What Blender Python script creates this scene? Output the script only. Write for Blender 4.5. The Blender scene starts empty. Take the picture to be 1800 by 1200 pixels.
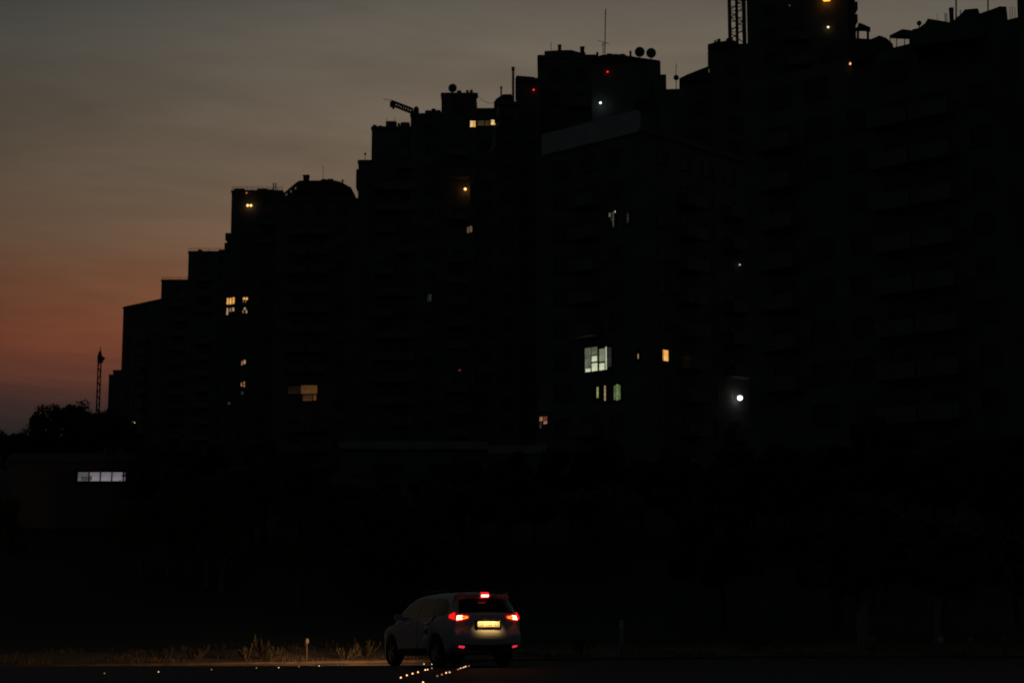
import bpy, bmesh, math, random
from mathutils import Vector, Matrix
R = math.radians
scene = bpy.context.scene
COL = scene.collection
random.seed(11)

# ------------------------------------------------------------------ camera
F, CX, CY, CAMH, PITCH = 3040.0, 900.0, 600.0, 1.2, R(8.95)
cd = bpy.data.cameras.new('camera'); cam = bpy.data.objects.new('camera', cd); COL.objects.link(cam)
cd.sensor_width = 36.0; cd.lens = F/1800*36.0; cd.clip_end = 9000; cd.clip_start = 0.2
cd.dof.use_dof = True; cd.dof.focus_distance = 24.0; cd.dof.aperture_fstop = 2.8      # the photograph is slightly front-focused
cam.location = (0, 0, CAMH); cam.rotation_euler = (R(90)+PITCH, 0, 0)
scene.camera = cam
# ------------------------------------------------------------------ dusk sky
SUN_AZ = R(5)            # afterglow behind the blocks, close to the view axis (+Y)
w = bpy.data.worlds.new('World'); scene.world = w; w.use_nodes = True
nt = w.node_tree; nt.nodes.clear(); N = nt.nodes.new; Lk = nt.links.new
def mth(op, a, b=None, clamp=False):
    m = N('ShaderNodeMath'); m.operation = op; m.use_clamp = clamp
    for i, v in enumerate((a, b)):
        if v is None: continue
        if isinstance(v, (int, float)): m.inputs[i].default_value = v
        else: Lk(v, m.inputs[i])
    return m.outputs[0]
tc = N('ShaderNodeTexCoord'); sep = N('ShaderNodeSeparateXYZ'); Lk(tc.outputs['Generated'], sep.inputs[0])
mp = N('ShaderNodeMapping'); mp.inputs['Scale'].default_value = (2.6, 2.6, 17); mp.inputs['Rotation'].default_value = (0.0, R(5.5), 0)
Lk(tc.outputs['Generated'], mp.inputs[0])
nz = N('ShaderNodeTexNoise'); nz.inputs['Scale'].default_value = 1.6; nz.inputs['Detail'].default_value = 7; nz.inputs['Roughness'].default_value = .6; nz.inputs['Distortion'].default_value = .5
Lk(mp.outputs[0], nz.inputs['Vector'])
streak = mth('SUBTRACT', nz.outputs['Fac'], 0.5)
el = mth('MULTIPLY', mth('ARCSINE', sep.outputs['Z']), 180/math.pi/90)       # 0..1 over 0..90 deg
el2 = mth('ADD', el, mth('MULTIPLY', streak, 0.024), True)
def ramp(stops):
    r = N('ShaderNodeValToRGB'); Lk(el2, r.inputs[0]); e = r.color_ramp.elements
    while len(e) > 1: e.remove(e[0])
    for i, (p, c) in enumerate(stops):
        x = e[0] if i == 0 else e.new(p/90)
        x.position = p/90; x.color = (*[((v/255)/12.92 if v/255 < .04045 else ((v/255+.055)/1.055)**2.4) for v in c], 1)
    return r.outputs[0]
warm = ramp([(0, (22,19,21)), (4.6, (28,24,26)), (5.6, (40,32,34)), (6.5, (66,43,40)), (7.5, (98,54,41)), (9.0, (124,67,43)), (10.6, (122,78,52)), (12.2, (116,88,66)), (14.2, (111,94,76)), (17, (109,97,82)), (19, (107,97,84)), (21, (101,95,86)), (25, (84,86,84)), (35, (56,61,65)), (90, (36,40,46))])
cool = ramp([(0, (27,28,28)), (8, (35,38,38)), (20, (39,42,43)), (90, (39,43,46))])
dx, dy = math.sin(SUN_AZ), math.cos(SUN_AZ)
dot = mth('ADD', mth('MULTIPLY', sep.outputs['X'], dx), mth('MULTIPLY', sep.outputs['Y'], dy))
mr = N('ShaderNodeMapRange'); mr.interpolation_type = 'SMOOTHSTEP'; Lk(dot, mr.inputs[0])
mr.inputs[1].default_value = -0.1; mr.inputs[2].default_value = 0.9
mix = N('ShaderNodeMix'); mix.data_type = 'RGBA'; Lk(mr.outputs[0], mix.inputs[0]); Lk(cool, mix.inputs[6]); Lk(warm, mix.inputs[7])
d3 = (math.cos(R(8))*dx, math.cos(R(8))*dy, math.sin(R(8)))
dot3 = mth('ADD', mth('ADD', mth('MULTIPLY', sep.outputs['X'], d3[0]), mth('MULTIPLY', sep.outputs['Y'], d3[1])), mth('MULTIPLY', sep.outputs['Z'], d3[2]))
mg = N('ShaderNodeMapRange'); mg.interpolation_type = 'SMOOTHSTEP'; Lk(dot3, mg.inputs[0])
for i_, v_ in enumerate((.90, 1.0, .50, 1.0)): mg.inputs[i_+1].default_value = v_
bri = mth('MULTIPLY', mth('ADD', mth('MULTIPLY', streak, 0.9), 1.0), mg.outputs[0])
mul = N('ShaderNodeMix'); mul.data_type = 'RGBA'; mul.blend_type = 'MULTIPLY'; mul.inputs[0].default_value = 1
cmb = N('ShaderNodeCombineColor')
for i in range(3): Lk(bri, cmb.inputs[i])
Lk(mix.outputs[2], mul.inputs[6]); Lk(cmb.outputs[0], mul.inputs[7])
# higher up and away from the afterglow the sky turns a cooler grey
me_ = N('ShaderNodeMapRange'); me_.interpolation_type = 'SMOOTHSTEP'; Lk(el2, me_.inputs[0])
for i_, v_ in enumerate((13.5/90, 21/90, 0, 1)): me_.inputs[i_+1].default_value = v_
away = mth('MULTIPLY', mth('MULTIPLY', mth('SUBTRACT', 1.0, mg.outputs[0]), 2.0, True), me_.outputs[0], True)
tint = N('ShaderNodeMix'); tint.data_type = 'RGBA'; tint.blend_type = 'MULTIPLY'; tint.inputs[7].default_value = (.60, .74, .82, 1)
Lk(away, tint.inputs[0]); Lk(mul.outputs[2], tint.inputs[6])
bg1 = N('ShaderNodeBackground'); Lk(tint.outputs[2], bg1.inputs[0]); bg1.inputs[1].default_value = 1.0
sky = N('ShaderNodeTexSky'); sky.sky_type = 'NISHITA'; sky.sun_disc = False
sky.sun_elevation = R(-4.0); sky.sun_rotation = SUN_AZ; sky.dust_density = 3.0; sky.altitude = 900
bg2 = N('ShaderNodeBackground'); Lk(sky.outputs[0], bg2.inputs[0]); bg2.inputs[1].default_value = 0.05
ash = N('ShaderNodeAddShader'); Lk(bg1.outputs[0], ash.inputs[0]); Lk(bg2.outputs[0], ash.inputs[1])
wo = N('ShaderNodeOutputWorld'); Lk(ash.outputs[0], wo.inputs[0])
sl = bpy.data.lights.new('sun', 'SUN'); sl.energy = 0.006; sl.angle = R(20); sl.color = (1, .62, .4)
so = bpy.data.objects.new('sun', sl); COL.objects.link(so)
so.rotation_euler = Vector((-dx, -dy, -0.06)).to_track_quat('-Z', 'Y').to_euler()
vs = scene.view_settings; vs.view_transform = 'Standard'; vs.look = 'None'; vs.exposure = 0.0; vs.gamma = 1.0

# ------------------------------------------------------------------ helpers
cp, sp_ = math.cos(PITCH), math.sin(PITCH)
def at(px, py, d):
    """world point on the ray of a photo pixel at ground distance y = d"""
    a, b = (px-CX)/F, (CY-py)/F
    ry, rz = cp - b*sp_, sp_ + b*cp
    s = d/ry
    return Vector((a*s, d, CAMH + rz*s))
def mat(name, col, rough=.85, metal=0, noise=.25, scale=6, emit=None, es=1.0, spec=.3, bump=.0):
    m = bpy.data.materials.new(name); m.use_nodes = True; t = m.node_tree; b = t.nodes['Principled BSDF']
    b.inputs['Roughness'].default_value = rough; b.inputs['Metallic'].default_value = metal; b.inputs['Specular IOR Level'].default_value = spec
    b.inputs['Base Color'].default_value = (*col, 1)
    if noise:
        c = t.nodes.new('ShaderNodeTexCoord'); n = t.nodes.new('ShaderNodeTexNoise'); n.inputs['Scale'].default_value = scale; n.inputs['Detail'].default_value = 6
        t.links.new(c.outputs['Object'], n.inputs['Vector'])
        r = t.nodes.new('ShaderNodeValToRGB'); t.links.new(n.outputs['Fac'], r.inputs[0])
        r.color_ramp.elements[0].position = .3; r.color_ramp.elements[1].position = .7
        r.color_ramp.elements[0].color = (*[v*(1-noise) for v in col], 1); r.color_ramp.elements[1].color = (*[min(1, v*(1+noise)) for v in col], 1)
        t.links.new(r.outputs[0], b.inputs['Base Color'])
        if bump:
            bp = t.nodes.new('ShaderNodeBump'); bp.inputs['Strength'].default_value = bump; t.links.new(n.outputs['Fac'], bp.inputs['Height']); t.links.new(bp.outputs[0], b.inputs['Normal'])
    if emit:
        b.inputs['Emission Color'].default_value = (*emit, 1); b.inputs['Emission Strength'].default_value = es
    return m
def litmat(name, c0, c1, scale=1.5, strength=1.0, axis=None):
    """glow of a lit room seen through glass: two tones spread by noise, optional falloff along an axis"""
    m = mat(name, (.02, .02, .02), .3, noise=0); t = m.node_tree; b = t.nodes['Principled BSDF']
    c = t.nodes.new('ShaderNodeTexCoord'); n = t.nodes.new('ShaderNodeTexNoise'); n.inputs['Scale'].default_value = scale; n.inputs['Detail'].default_value = 3
    t.links.new(c.outputs['Object'], n.inputs['Vector'])
    r = t.nodes.new('ShaderNodeValToRGB'); r.color_ramp.elements[0].position = .35; r.color_ramp.elements[1].position = .65
    r.color_ramp.elements[0].color = (*c0, 1); r.color_ramp.elements[1].color = (*c1, 1)
    t.links.new(n.outputs['Fac'], r.inputs[0]); t.links.new(r.outputs[0], b.inputs['Emission Color'])
    b.inputs['Emission Strength'].default_value = strength
    return m
def box(bm, c, s, rot=None, mi=0):
    g = bmesh.ops.create_cube(bm, size=1.0)['verts']
    M = Matrix.Translation(c) @ (rot.to_4x4() if rot else Matrix()) @ Matrix.Diagonal((*s, 1))
    bmesh.ops.transform(bm, matrix=M, verts=g)
    for f in {f for v in g for f in v.link_faces}: f.material_index = mi
def bar(bm, a, b, r, seg=6, r2=None, mi=0):
    a, b = Vector(a), Vector(b); d = b-a
    g = bmesh.ops.create_cone(bm, cap_ends=True, segments=seg, radius1=r, radius2=r if r2 is None else r2, depth=d.length)['verts']
    M = Matrix.Translation((a+b)/2) @ d.to_track_quat('Z', 'Y').to_matrix().to_4x4()
    bmesh.ops.transform(bm, matrix=M, verts=g)
    for f in {f for v in g for f in v.link_faces}: f.material_index = mi
def poly_prism(bm, pts, vec, mi=0):
    v0 = [bm.verts.new(p) for p in pts]; v1 = [bm.verts.new(Vector(p)+Vector(vec)) for p in pts]
    n = len(pts); fs = [bm.faces.new(v0), bm.faces.new(v1[::-1])]
    for i in range(n): fs.append(bm.faces.new((v0[(i+1) % n], v0[i], v1[i], v1[(i+1) % n])))
    for f in fs: f.material_index = mi
def lathe(bm, prof, seg=16, M=None, mi=0):
    rings = []
    for (r, z) in prof:
        rings.append([bm.verts.new((r*math.cos(2*math.pi*k/seg), r*math.sin(2*math.pi*k/seg), z)) for k in range(seg)])
    nv = [v for q in rings for v in q]
    for a, b in zip(rings, rings[1:]):
        for k in range(seg):
            f = bm.faces.new((a[k], a[(k+1) % seg], b[(k+1) % seg], b[k])); f.smooth = True; f.material_index = mi
    for q in (rings[0][::-1], rings[-1]):
        try: bm.faces.new(q).material_index = mi
        except Exception: pass
    if M: bmesh.ops.transform(bm, matrix=M, verts=nv)
def mesh_of(name, bm, *mats):
    bmesh.ops.recalc_face_normals(bm, faces=bm.faces[:])
    me = bpy.data.meshes.new(name); bm.to_mesh(me); bm.free()
    for m in mats: me.materials.append(m)
    return me
def obj(name, bm, m, parent=None, loc=None):
    ms = m if isinstance(m, (list, tuple)) else [m]
    me = bm if isinstance(bm, bpy.types.Mesh) else mesh_of(name, bm, *ms)
    o = bpy.data.objects.new(name, me); COL.objects.link(o)
    if parent: o.parent = parent
    if loc is not None: o.location = loc
    return o
def thing(name, label, cat, loc=(0, 0, 0), rz=0, group=None):
    o = bpy.data.objects.new(name, None); COL.objects.link(o); o.location = loc; o.rotation_euler = (0, 0, rz); o.empty_display_size = .3
    return tag(o, label, cat, group)
def tag(o, label, cat, group=None):
    o['label'] = label; o['category'] = cat
    if group: o['group'] = group
    return o
def struct(o): o['kind'] = 'structure'; return o
def dup(root, loc, rz=None, sc=None, label=None, group=None):
    r = root.copy(); COL.objects.link(r); r.location = loc
    if rz is not None: r.rotation_euler = (0, 0, rz)
    if sc: r.scale = (sc, sc, sc)
    if label: r['label'] = label
    if group: r['group'] = group
    for ch in root.children:
        c = ch.copy(); COL.objects.link(c); c.parent = r
        for g in ch.children:
            d = g.copy(); COL.objects.link(d); d.parent = c
    return r
B = bmesh.new

# ------------------------------------------------------------------ ground
VERGE = 48.0
def smooth(a, b, x):
    t = min(1, max(0, (x-a)/(b-a))); return t*t*(3-2*t)
def road_z(x, y):
    low = max(-.34, min(-.05, -.22 + .012*(x+7.5)))
    return low*smooth(40.5, 47.5, y)
def ground_z(x, y):
    if y < VERGE: return road_z(x, y)
    z = road_z(x, 47.9) + .12
    z += .3*smooth(48.2, 54, y) + 12.0*smooth(54, 135, y)
    if y > 52: z += .25*math.sin(x*.31+y*.17) * min(1, (y-52)/10)
    return z + 45*smooth(170, 600, y) + max(0, y-600)*.012
def sheet(name, xs, ys, zf, m):
    bm = B(); g = [[bm.verts.new((x, y, zf(x, y))) for x in xs] for y in ys]
    for j in range(len(ys)-1):
        for i in range(len(xs)-1):
            bm.faces.new((g[j][i], g[j][i+1], g[j+1][i+1], g[j+1][i])).smooth = True
    return struct(obj(name, bm, m))
M_soil = mat('dry_soil', (.20, .125, .07), .95, noise=.5, scale=1.6, bump=.5)
t_ = M_soil.node_tree; b_ = t_.nodes['Principled BSDF']; src = b_.inputs['Base Color'].links[0].from_socket
g_ = t_.nodes.new('ShaderNodeNewGeometry'); x_ = t_.nodes.new('ShaderNodeSeparateXYZ'); t_.links.new(g_.outputs['Position'], x_.inputs[0])
n_ = t_.nodes.new('ShaderNodeTexNoise'); n_.inputs['Scale'].default_value = .8; t_.links.new(g_.outputs['Position'], n_.inputs['Vector'])
a1 = t_.nodes.new('ShaderNodeMath'); a1.operation = 'MULTIPLY_ADD'; a1.inputs[1].default_value = 4.0; t_.links.new(n_.outputs['Fac'], a1.inputs[0]); t_.links.new(x_.outputs['Y'], a1.inputs[2])
r_ = t_.nodes.new('ShaderNodeMapRange'); r_.inputs[1].default_value = 53; r_.inputs[2].default_value = 55.5; t_.links.new(a1.outputs[0], r_.inputs[0])
m_ = t_.nodes.new('ShaderNodeMix'); m_.data_type = 'RGBA'; m_.inputs[7].default_value = (.022, .026, .014, 1)     # scrub cover of the bank
t_.links.new(r_.outputs[0], m_.inputs[0]); t_.links.new(src, m_.inputs[6]); t_.links.new(m_.outputs[2], b_.inputs['Base Color'])
M_asph = mat('asphalt', (.05, .05, .052), .78, noise=.35, scale=3.0, bump=.15)
M_kerb = mat('kerb_dusty', (.12, .08, .05), .9, noise=.3, scale=4)
xs = [-4000, -1500, -600, -300, -200, -150] + list(range(-110, 111, 4)) + [150, 200, 300, 600, 1500, 4000]
xr = [-400, -150, -60, -40] + [x*.5 for x in range(-60, 61, 2)] + [40, 60, 150, 400]
sheet('ground', xs, [-60, 0, 20, 35] + [40+.5*i for i in range(16)] + [VERGE+.14, 49, 50, 51.5, 53] + list(range(55, 150, 5)) + [170, 210, 260, 320, 400, 500, 620, 900, 1500, 4000, 8000],
      lambda x, y: ground_z(x, y) - (.02 if y < VERGE else 0), M_soil)
sheet('road', xr, [-60, 0, 15, 25, 32, 36] + [40+.5*i for i in range(16)] + [47.95], lambda x, y: road_z(x, y)+.004, M_asph)
bm = B()
for x0, x1 in zip(xr, xr[1:]):
    za, zb = road_z(x0, 47.9), road_z(x1, 47.9)
    v = [bm.verts.new(p) for p in ((x0, 47.9, za-.1), (x1, 47.9, zb-.1), (x1, 47.92, zb+.125), (x0, 47.92, za+.125), (x1, 48.16, zb+.13), (x0, 48.16, za+.13), (x1, 48.16, zb-.1), (x0, 48.16, za-.1))]
    bm.faces.new((v[0], v[1], v[2], v[3])); bm.faces.new((v[3], v[2], v[4], v[5])); bm.faces.new((v[5], v[4], v[6], v[7]))
struct(obj('kerb', bm, M_kerb))

# ------------------------------------------------------------------ buildings
M_frame = mat('window_frame_grey', (.15, .15, .145), .6, noise=.1)
M_glass = mat('dark_glass', (.03, .034, .036), .35, noise=0, spec=.5)
M_conc = mat('concrete', (.18, .178, .17), .9, noise=.25, scale=.5)
M_pale = mat('pale_render', (.62, .62, .60), .9, noise=.12, scale=.6)
M_pan = mat('stair_panel_grey', (.38, .38, .37), .9, noise=.2, scale=.8)
M_dark = mat('dark_metal', (.06, .06, .06), .6, noise=.2)
M_roof = mat('roof_sheet', (.09, .08, .08), .7, noise=.3, scale=1)
WALLS = [mat('wall_tuff_%d' % i, c, .92, noise=.22, scale=.35, bump=.1) for i, c in enumerate([(.20, .17, .15), (.17, .175, .17), (.22, .19, .16), (.15, .155, .16), (.19, .16, .15), (.24, .23, .21)])]
def window_mesh(wd, ht):
    bm = B(); t = .09
    box(bm, (0, -.06, ht/2-t/2), (wd, .12, t)); box(bm, (0, -.08, -ht/2+t/2), (wd+.16, .16, t))
    for s in (-1, 1): box(bm, (s*(wd/2-t/2), -.058, 0), (t, .116, ht-2*t))
    box(bm, (wd*.12, -.045, 0), (.06, .09, ht-2*t))
    box(bm, (0, -.02, 0), (wd-2*t, .04, ht-2*t), mi=1)
    return mesh_of('window', bm, M_frame, M_glass)
WIN = [window_mesh(1.5, 1.5), window_mesh(1.1, 1.45), window_mesh(2.1, 1.6)]
def balcony_mesh(wd, m):
    bm = B()
    box(bm, (0, -.65, .07), (wd, 1.3, .14)); box(bm, (0, -1.26, .62), (wd, .08, .97))
    for s in (-1, 1): box(bm, (s*(wd/2-.04), -.611, .62), (.08, 1.22, .97))
    return mesh_of('balcony', bm, m)
BAL = [balcony_mesh(3.0, M_conc), balcony_mesh(3.0, mat('balcony_panel', (.20, .195, .185), .85, noise=.2, scale=.8))]
GZ = 8.0
class Face:
    def __init__(s, o, u, n, L, z1): s.o, s.u, s.n, s.L, s.z1 = o, u, n, L, z1; s.used = []
    def rot(s): return math.atan2(s.n.y, s.n.x) + math.pi/2
    def p(s, t, z, out=0): return Vector((s.o.x+s.u.x*t+s.n.x*out, s.o.y+s.u.y*t+s.n.y*out, z))
    def hit(s, px, py):
        a, b = (px-CX)/F, (CY-py)/F; r = Vector((a, cp-b*sp_, sp_+b*cp)); n = Vector((s.n.x, s.n.y, 0))
        k = n.dot(Vector((s.o.x, s.o.y, 0))) / n.dot(r)
        q = r*k; return (Vector((q.x, q.y, 0))-Vector((s.o.x, s.o.y, 0))).dot(Vector((s.u.x, s.u.y, 0))), q.z+CAMH
    def px_t(s, px, z):
        k = (px-CX)/F; ax, ay = s.o.x, s.o.y
        return (k*(ay*cp+(z-CAMH)*sp_) - ax)/(s.u.x - k*s.u.y*cp)
def volume(b, xl, xc, ytop, d, ang, xr=None, depth=14.0, m=None, z0=GZ, cornice=True, name='wall'):
    """box volume of a building: near corner seen at pixel (xc, ytop), left face reaching pixel xl, right face reaching xr or `depth` metres deep"""
    a = R(ang); C = at(xc, ytop, d); z = C.z
    uL = Vector((-math.cos(a), math.sin(a), 0)); nL = Vector((-math.sin(a), -math.cos(a), 0))
    uR = Vector((math.sin(a), math.cos(a), 0)); nR = Vector((math.cos(a), -math.sin(a), 0))
    f1 = Face(C, uL, nL, 0, z); f1.L = f1.px_t(xl, z)
    f2 = Face(C, uR, nR, depth, z)
    if xr: f2.L = f2.px_t(xr, z)
    q = [C, C+uR*f2.L, C+uR*f2.L+uL*f1.L, C+uL*f1.L]
    bm = B(); poly_prism(bm, [(p.x, p.y, z0) for p in q], (0, 0, z-z0)); obj(name, bm, m or b['m'], b['o'])
    if cornice:
        bm = B(); cen = sum(q, Vector())/4
        q2 = [p + (p-cen).normalized()*.22 for p in q]
        poly_prism(bm, [(p.x, p.y, z-.45) for p in q2], (0, 0, .30)); obj('cornice', bm, M_conc, b['o'])
    b['faces'] += [f1, f2]
    return f1, f2
def building(name, label, m):
    return dict(o=thing(name, label, 'building'), m=m, faces=[])
LIT = []
GRIDS = []
def grid(*a, **k): GRIDS.append((a, k))
def do_grid(b, f, bay=3.3, floor=3.0, win=0, bal=(), balm=0, zmin=13.0, skip=.06, top=1.7, off=0):
    """rows of windows and balconies on one face of a building"""
    n = max(1, int((f.L-.6)/bay)); m0 = (f.L-n*bay)/2; rz = f.rot()
    z = f.z1-top
    k = 0
    while z > zmin:
        for i in range(n):
            t = m0+(i+.5)*bay
            if any(abs(t-t0) < w0/2+1.7 and abs(z-z1) < h0/2+1.5 for (t0, z1, w0, h0) in f.used): continue
            if random.random() < skip: continue
            wi = win if i % 3 or win == 1 else 0
            o = obj('window', WIN[wi], None, b['o'], f.p(t, z)); o.rotation_euler.z = rz
            if (i+off) in bal and k > 0:
                c = obj('balcony', BAL[(balm+i) % 2], None, b['o'], f.p(t, z-1.25)); c.rotation_euler.z = rz
        z -= floor; k += 1
def lit(b, f, x0, y0, x1, y1, panes, frame=True):
    """lit window between two photo pixels on a face; panes: list of (u0, v0, u1, v1, material) in 0..1 from the top left"""
    tA, zA = f.hit(x0, y0); tB, zB = f.hit(x1, y1)
    tc_, zc = (tA+tB)/2, (zA+zB)/2; W, H = abs(tB-tA), abs(zA-zB)
    f.used.append((tc_, zc, W, H))
    sgn = 1
    bm = B(); t = .10
    box(bm, (0, -.05, H/2+t/2), (W+2*t, .10, t)); box(bm, (0, -.07, -H/2-t/2), (W+2*t, .14, t))
    for s in (-1, 1): box(bm, (s*(W/2+t/2), -.048, 0), (t, .096, H))
    box(bm, (0, -.01, 0), (W, .02, H))
    o = obj('window', bm, M_dark, b['o'], f.p(tc_, zc)); o.rotation_euler.z = f.rot()
    for kk, (u0, v0, u1, v1, m) in enumerate(panes):
        bm = B(); box(bm, (0, -.03-.003*kk, 0), (W*(u1-u0)-.02, .02, H*(v1-v0)-.02))
        obj('pane', bm, m, o, (W*((u0+u1)/2-.5), 0, H*(.5-(v0+v1)/2)))
    return o
# glow colours
W_amber = litmat('room_amber', (.55, .20, .03), (.95, .50, .12), 2.5)
W_amberd = litmat('room_amber_dim', (.05, .022, .007), (.09, .04, .013), 1.2)
W_rose = litmat('room_rose_dim', (.16, .06, .03), (.34, .15, .09), 3)
W_green = litmat('room_green_white', (.42, .50, .30), (.62, .66, .46), 1.5)
W_greend = litmat('room_green_dim', (.045, .055, .035), (.13, .14, .09), 1.2)
W_lime = litmat('gap_lime', (.16, .20, .05), (.34, .36, .12), 3)
W_leaf = litmat('gap_green', (.07, .14, .02), (.16, .28, .06), 3)
W_pink = litmat('gap_rose', (.25, .15, .08), (.42, .28, .17), 3)
W_orange = litmat('room_orange', (.75, .34, .06), (.95, .50, .13), 1.5)
W_lilac = litmat('room_lilac', (.10, .088, .10), (.21, .185, .215), .9)
W_lilacd = litmat('room_lilac_grey', (.055, .055, .055), (.10, .098, .10), 1.8)
W_lshade = litmat('furniture_against_lit_room', (.022, .022, .022), (.05, .048, .05), 3)
W_grey = litmat('glow_grey_faint', (.006, .006, .006), (.026, .025, .024), 3)
W_cool = litmat('glow_cool_faint', (.012, .016, .017), (.022, .028, .03), 2)

def parapet_rail(b, f, h=.9, z=None, step=1.6, out=-.15):
    bm = B(); z = f.z1 if z is None else z
    for hh in (h, h*.5): bar(bm, f.p(0, z+hh, out), f.p(f.L, z+hh, out), .03, 5)
    n = max(1, int(f.L/step))
    for i in range(n+1): bar(bm, f.p(f.L*i/n, z-.02, out), f.p(f.L*i/n, z+h, out), .03, 5)
    obj('roof_railing', bm, M_dark, b['o'])
def ext(px, dep): return (dep*(px-CX)/F, dep, 0)
def chimney(b, x0, x1, ytop, ybot, d, cap=True, round_=False, m=None, name='chimney'):
    a, c = at(x0, ytop, d), at(x1, ytop, d); lo = at((x0+x1)/2, ybot, d); W = (c-a).length; cx = (a+c)/2
    bm = B()
    if round_:
        bar(bm, (cx.x, d, lo.z-.3), (cx.x, d, cx.z), W*.36, 10)
        if cap: bar(bm, (cx.x, d, cx.z-W*.9), (cx.x, d, cx.z), W*.5, 10)
    else:
        box(bm, (cx.x, d, (cx.z+lo.z)/2-.15), (W*.9, W*.9, cx.z-lo.z+.3))
        if cap: box(bm, (cx.x, d, cx.z-.1), (W, W, .2))
    return obj(name, bm, m or M_conc, b['o'])
def dish(px, py, rpx, d, label, ybot, tilt=20, az=0):
    az = az+180
    c = at(px, py, d); r = rpx/F*d; lo = at(px, ybot, d)
    t = thing('satellite_dish', label, 'satellite dish', (c.x, c.y, lo.z), 0, 'satellite dishes on the rooftops')
    h = c.z-lo.z
    bm = B(); lathe(bm, [(0.02*r, 0), (.4*r, .05*r), (.75*r, .17*r), (r, .3*r), (r*.99, .33*r), (.73*r, .2*r), (.02*r, .04*r)], 20)
    o = obj('reflector', bm, mat('dish_grey', (.14, .14, .14), .6), t, (0, 0, h)); o.rotation_euler = (R(90-tilt), 0, R(az))
    bm = B(); bar(bm, (0, .12, -.3), (0, .12, h), max(.04, r*.07), 8); obj('mast', bm, M_dark, t)
    bm = B(); q = o.rotation_euler.to_matrix()
    bar(bm, Vector((0, 0, h))+q@Vector((0, -r*.9, .28*r)), Vector((0, 0, h))+q@Vector((0, 0, r*.9)), .025, 6); box(bm, Vector((0, 0, h))+q@Vector((0, 0, r*.9)), (.1, .1, .14)); obj('feed_arm', bm, M_dark, t)
    return t
def antenna(px, ytop, ybot, d, label, rods=(), r=.035, lean=0, name='roof_antenna'):
    a, b_ = at(px, ytop, d), at(px+lean, ybot, d)
    t = thing(name, label, 'antenna', (b_.x, d, b_.z))
    bm = B(); bar(bm, (0, 0, -.3), (a.x-b_.x, 0, a.z-b_.z), r, 6); obj('mast', bm, M_dark, t)
    for (f_, wpx, tl) in rods:
        wm = wpx/F*d/2; z = (a.z-b_.z)*f_; xx = (a.x-b_.x)*f_
        bm = B(); bar(bm, (xx-wm, -.04, z-wm*tl), (xx+wm, -.04, z+wm*tl), .022, 5); obj('crossbar', bm, M_dark, t)
    return t
def lump(b, x0, x1, y0, ybot, d, m=None, name='roof_hatch'):
    a, c = at(x0, y0, d), at(x1, y0, d); lo = at(x0, ybot, d)
    bm = B(); box(bm, ((a.x+c.x)/2, d+.6, (a.z+lo.z)/2-.1), (c.x-a.x, 1.2, a.z-lo.z+.2))
    bmesh.ops.bevel(bm, geom=bm.edges[:], offset=min(.12, (c.x-a.x)*.2), segments=1, affect='EDGES')
    return obj(name, bm, m or M_conc, b['o'])
def tank(px, ytop, rpx, ybot, d, label):
    c = at(px, ytop, d); lo = at(px, ybot, d); r = rpx/F*d; h = c.z-lo.z
    t = thing('water_tank', label, 'water tank', (c.x, d+r, lo.z), 0, 'water tanks on the rooftops')
    bm = B(); lathe(bm, [(r*.97, -.2), (r, 0), (r, h*.55), (r*.85, h*.8), (r*.5, h*.95), (r*.12, h)], 16); obj('drum', bm, mat('tank_dark', (.05, .05, .055), .5), t)
    bm = B(); bar(bm, (0, 0, h*.9), (0, 0, h*1.04), r*.2, 8); obj('lid', bm, M_dark, t)
    return t
def bulb_lamp(f, px, py, rpx, col, es, label, power=0, pcol=(1, .6, .25), out=.35, name='wall_lamp', cat='lamp', twin=None):
    """bulkhead lamp on a wall: back plate, bracket and a glowing globe"""
    tt, z = f.hit(px, py); f.used.append((tt, z, .3, 1.6)); p = f.p(tt, z); dist = p.y; r = rpx/F*dist
    t = thing(name, label, cat, p, f.rot())
    bm = B(); box(bm, (0, -.03, .05), (r*1.6, .06, r*2.0)); obj('back_plate', bm, M_dark, t)
    bm = B(); bar(bm, (0, -.05, r*1.2), (0, -out-r*.2, r*1.2), .03, 6); bar(bm, (0, -out, r*1.25), (0, -out, r*.6), r*.5, 8); obj('bracket', bm, M_dark, t)
    m = mat('lamp_glow', (.8, .8, .8), .4, noise=0, emit=col, es=es)
    for dxp in (twin or (0,)):
        bm = B(); lathe(bm, [(.05*r, -r), (.6*r, -.8*r), (.95*r, -.3*r), (r, .1*r), (.75*r, .65*r), (.3*r, .95*r)], 12); obj('globe', bm, m, t, (dxp/F*dist, -out, 0))
    if power:
        l = bpy.data.lights.new('lamp_light', 'POINT'); l.energy = power; l.color = pcol; l.shadow_soft_size = max(.05, r)
        lo = bpy.data.objects.new('lamp_light', l); COL.objects.link(lo); lo.parent = t; lo.location = (0, -out-.15-r*1.3, -.05)
    return t

# --- far stepped tower (x 192-217)
b = building('far_apartment_tower', 'small far apartment tower with a stepped top beside the crane mast', WALLS[3])
f, _ = volume(b, 199, 240, 650, 430, 0); grid(b, f, 3.4, bal=(1,))
f, _ = volume(b, 191.5, 199.3, 658, 431, 0, depth=10)
# --- B, slanted top
b = building('apartment_tower', 'low far apartment tower with a roofline sloping down toward the crane', WALLS[1])
fB, _ = volume(b, 217, 286, 524, 376, 44, m=WALLS[1]); grid(b, fB, 3.4, bal=(1, 4))
bm = B(); c0, c1, c2 = at(217, 546, 384.5), at(252, 531, 383), at(284, 525, 381)
# --- C
b = building('apartment_tower', 'narrow far flat-topped tower between the sloping roof and the railed tower', WALLS[4])
f, _ = volume(b, 284, 345, 491, 350, 0); grid(b, f, 3.4, bal=(0,)); parapet_rail(b, f, .5)
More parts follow.
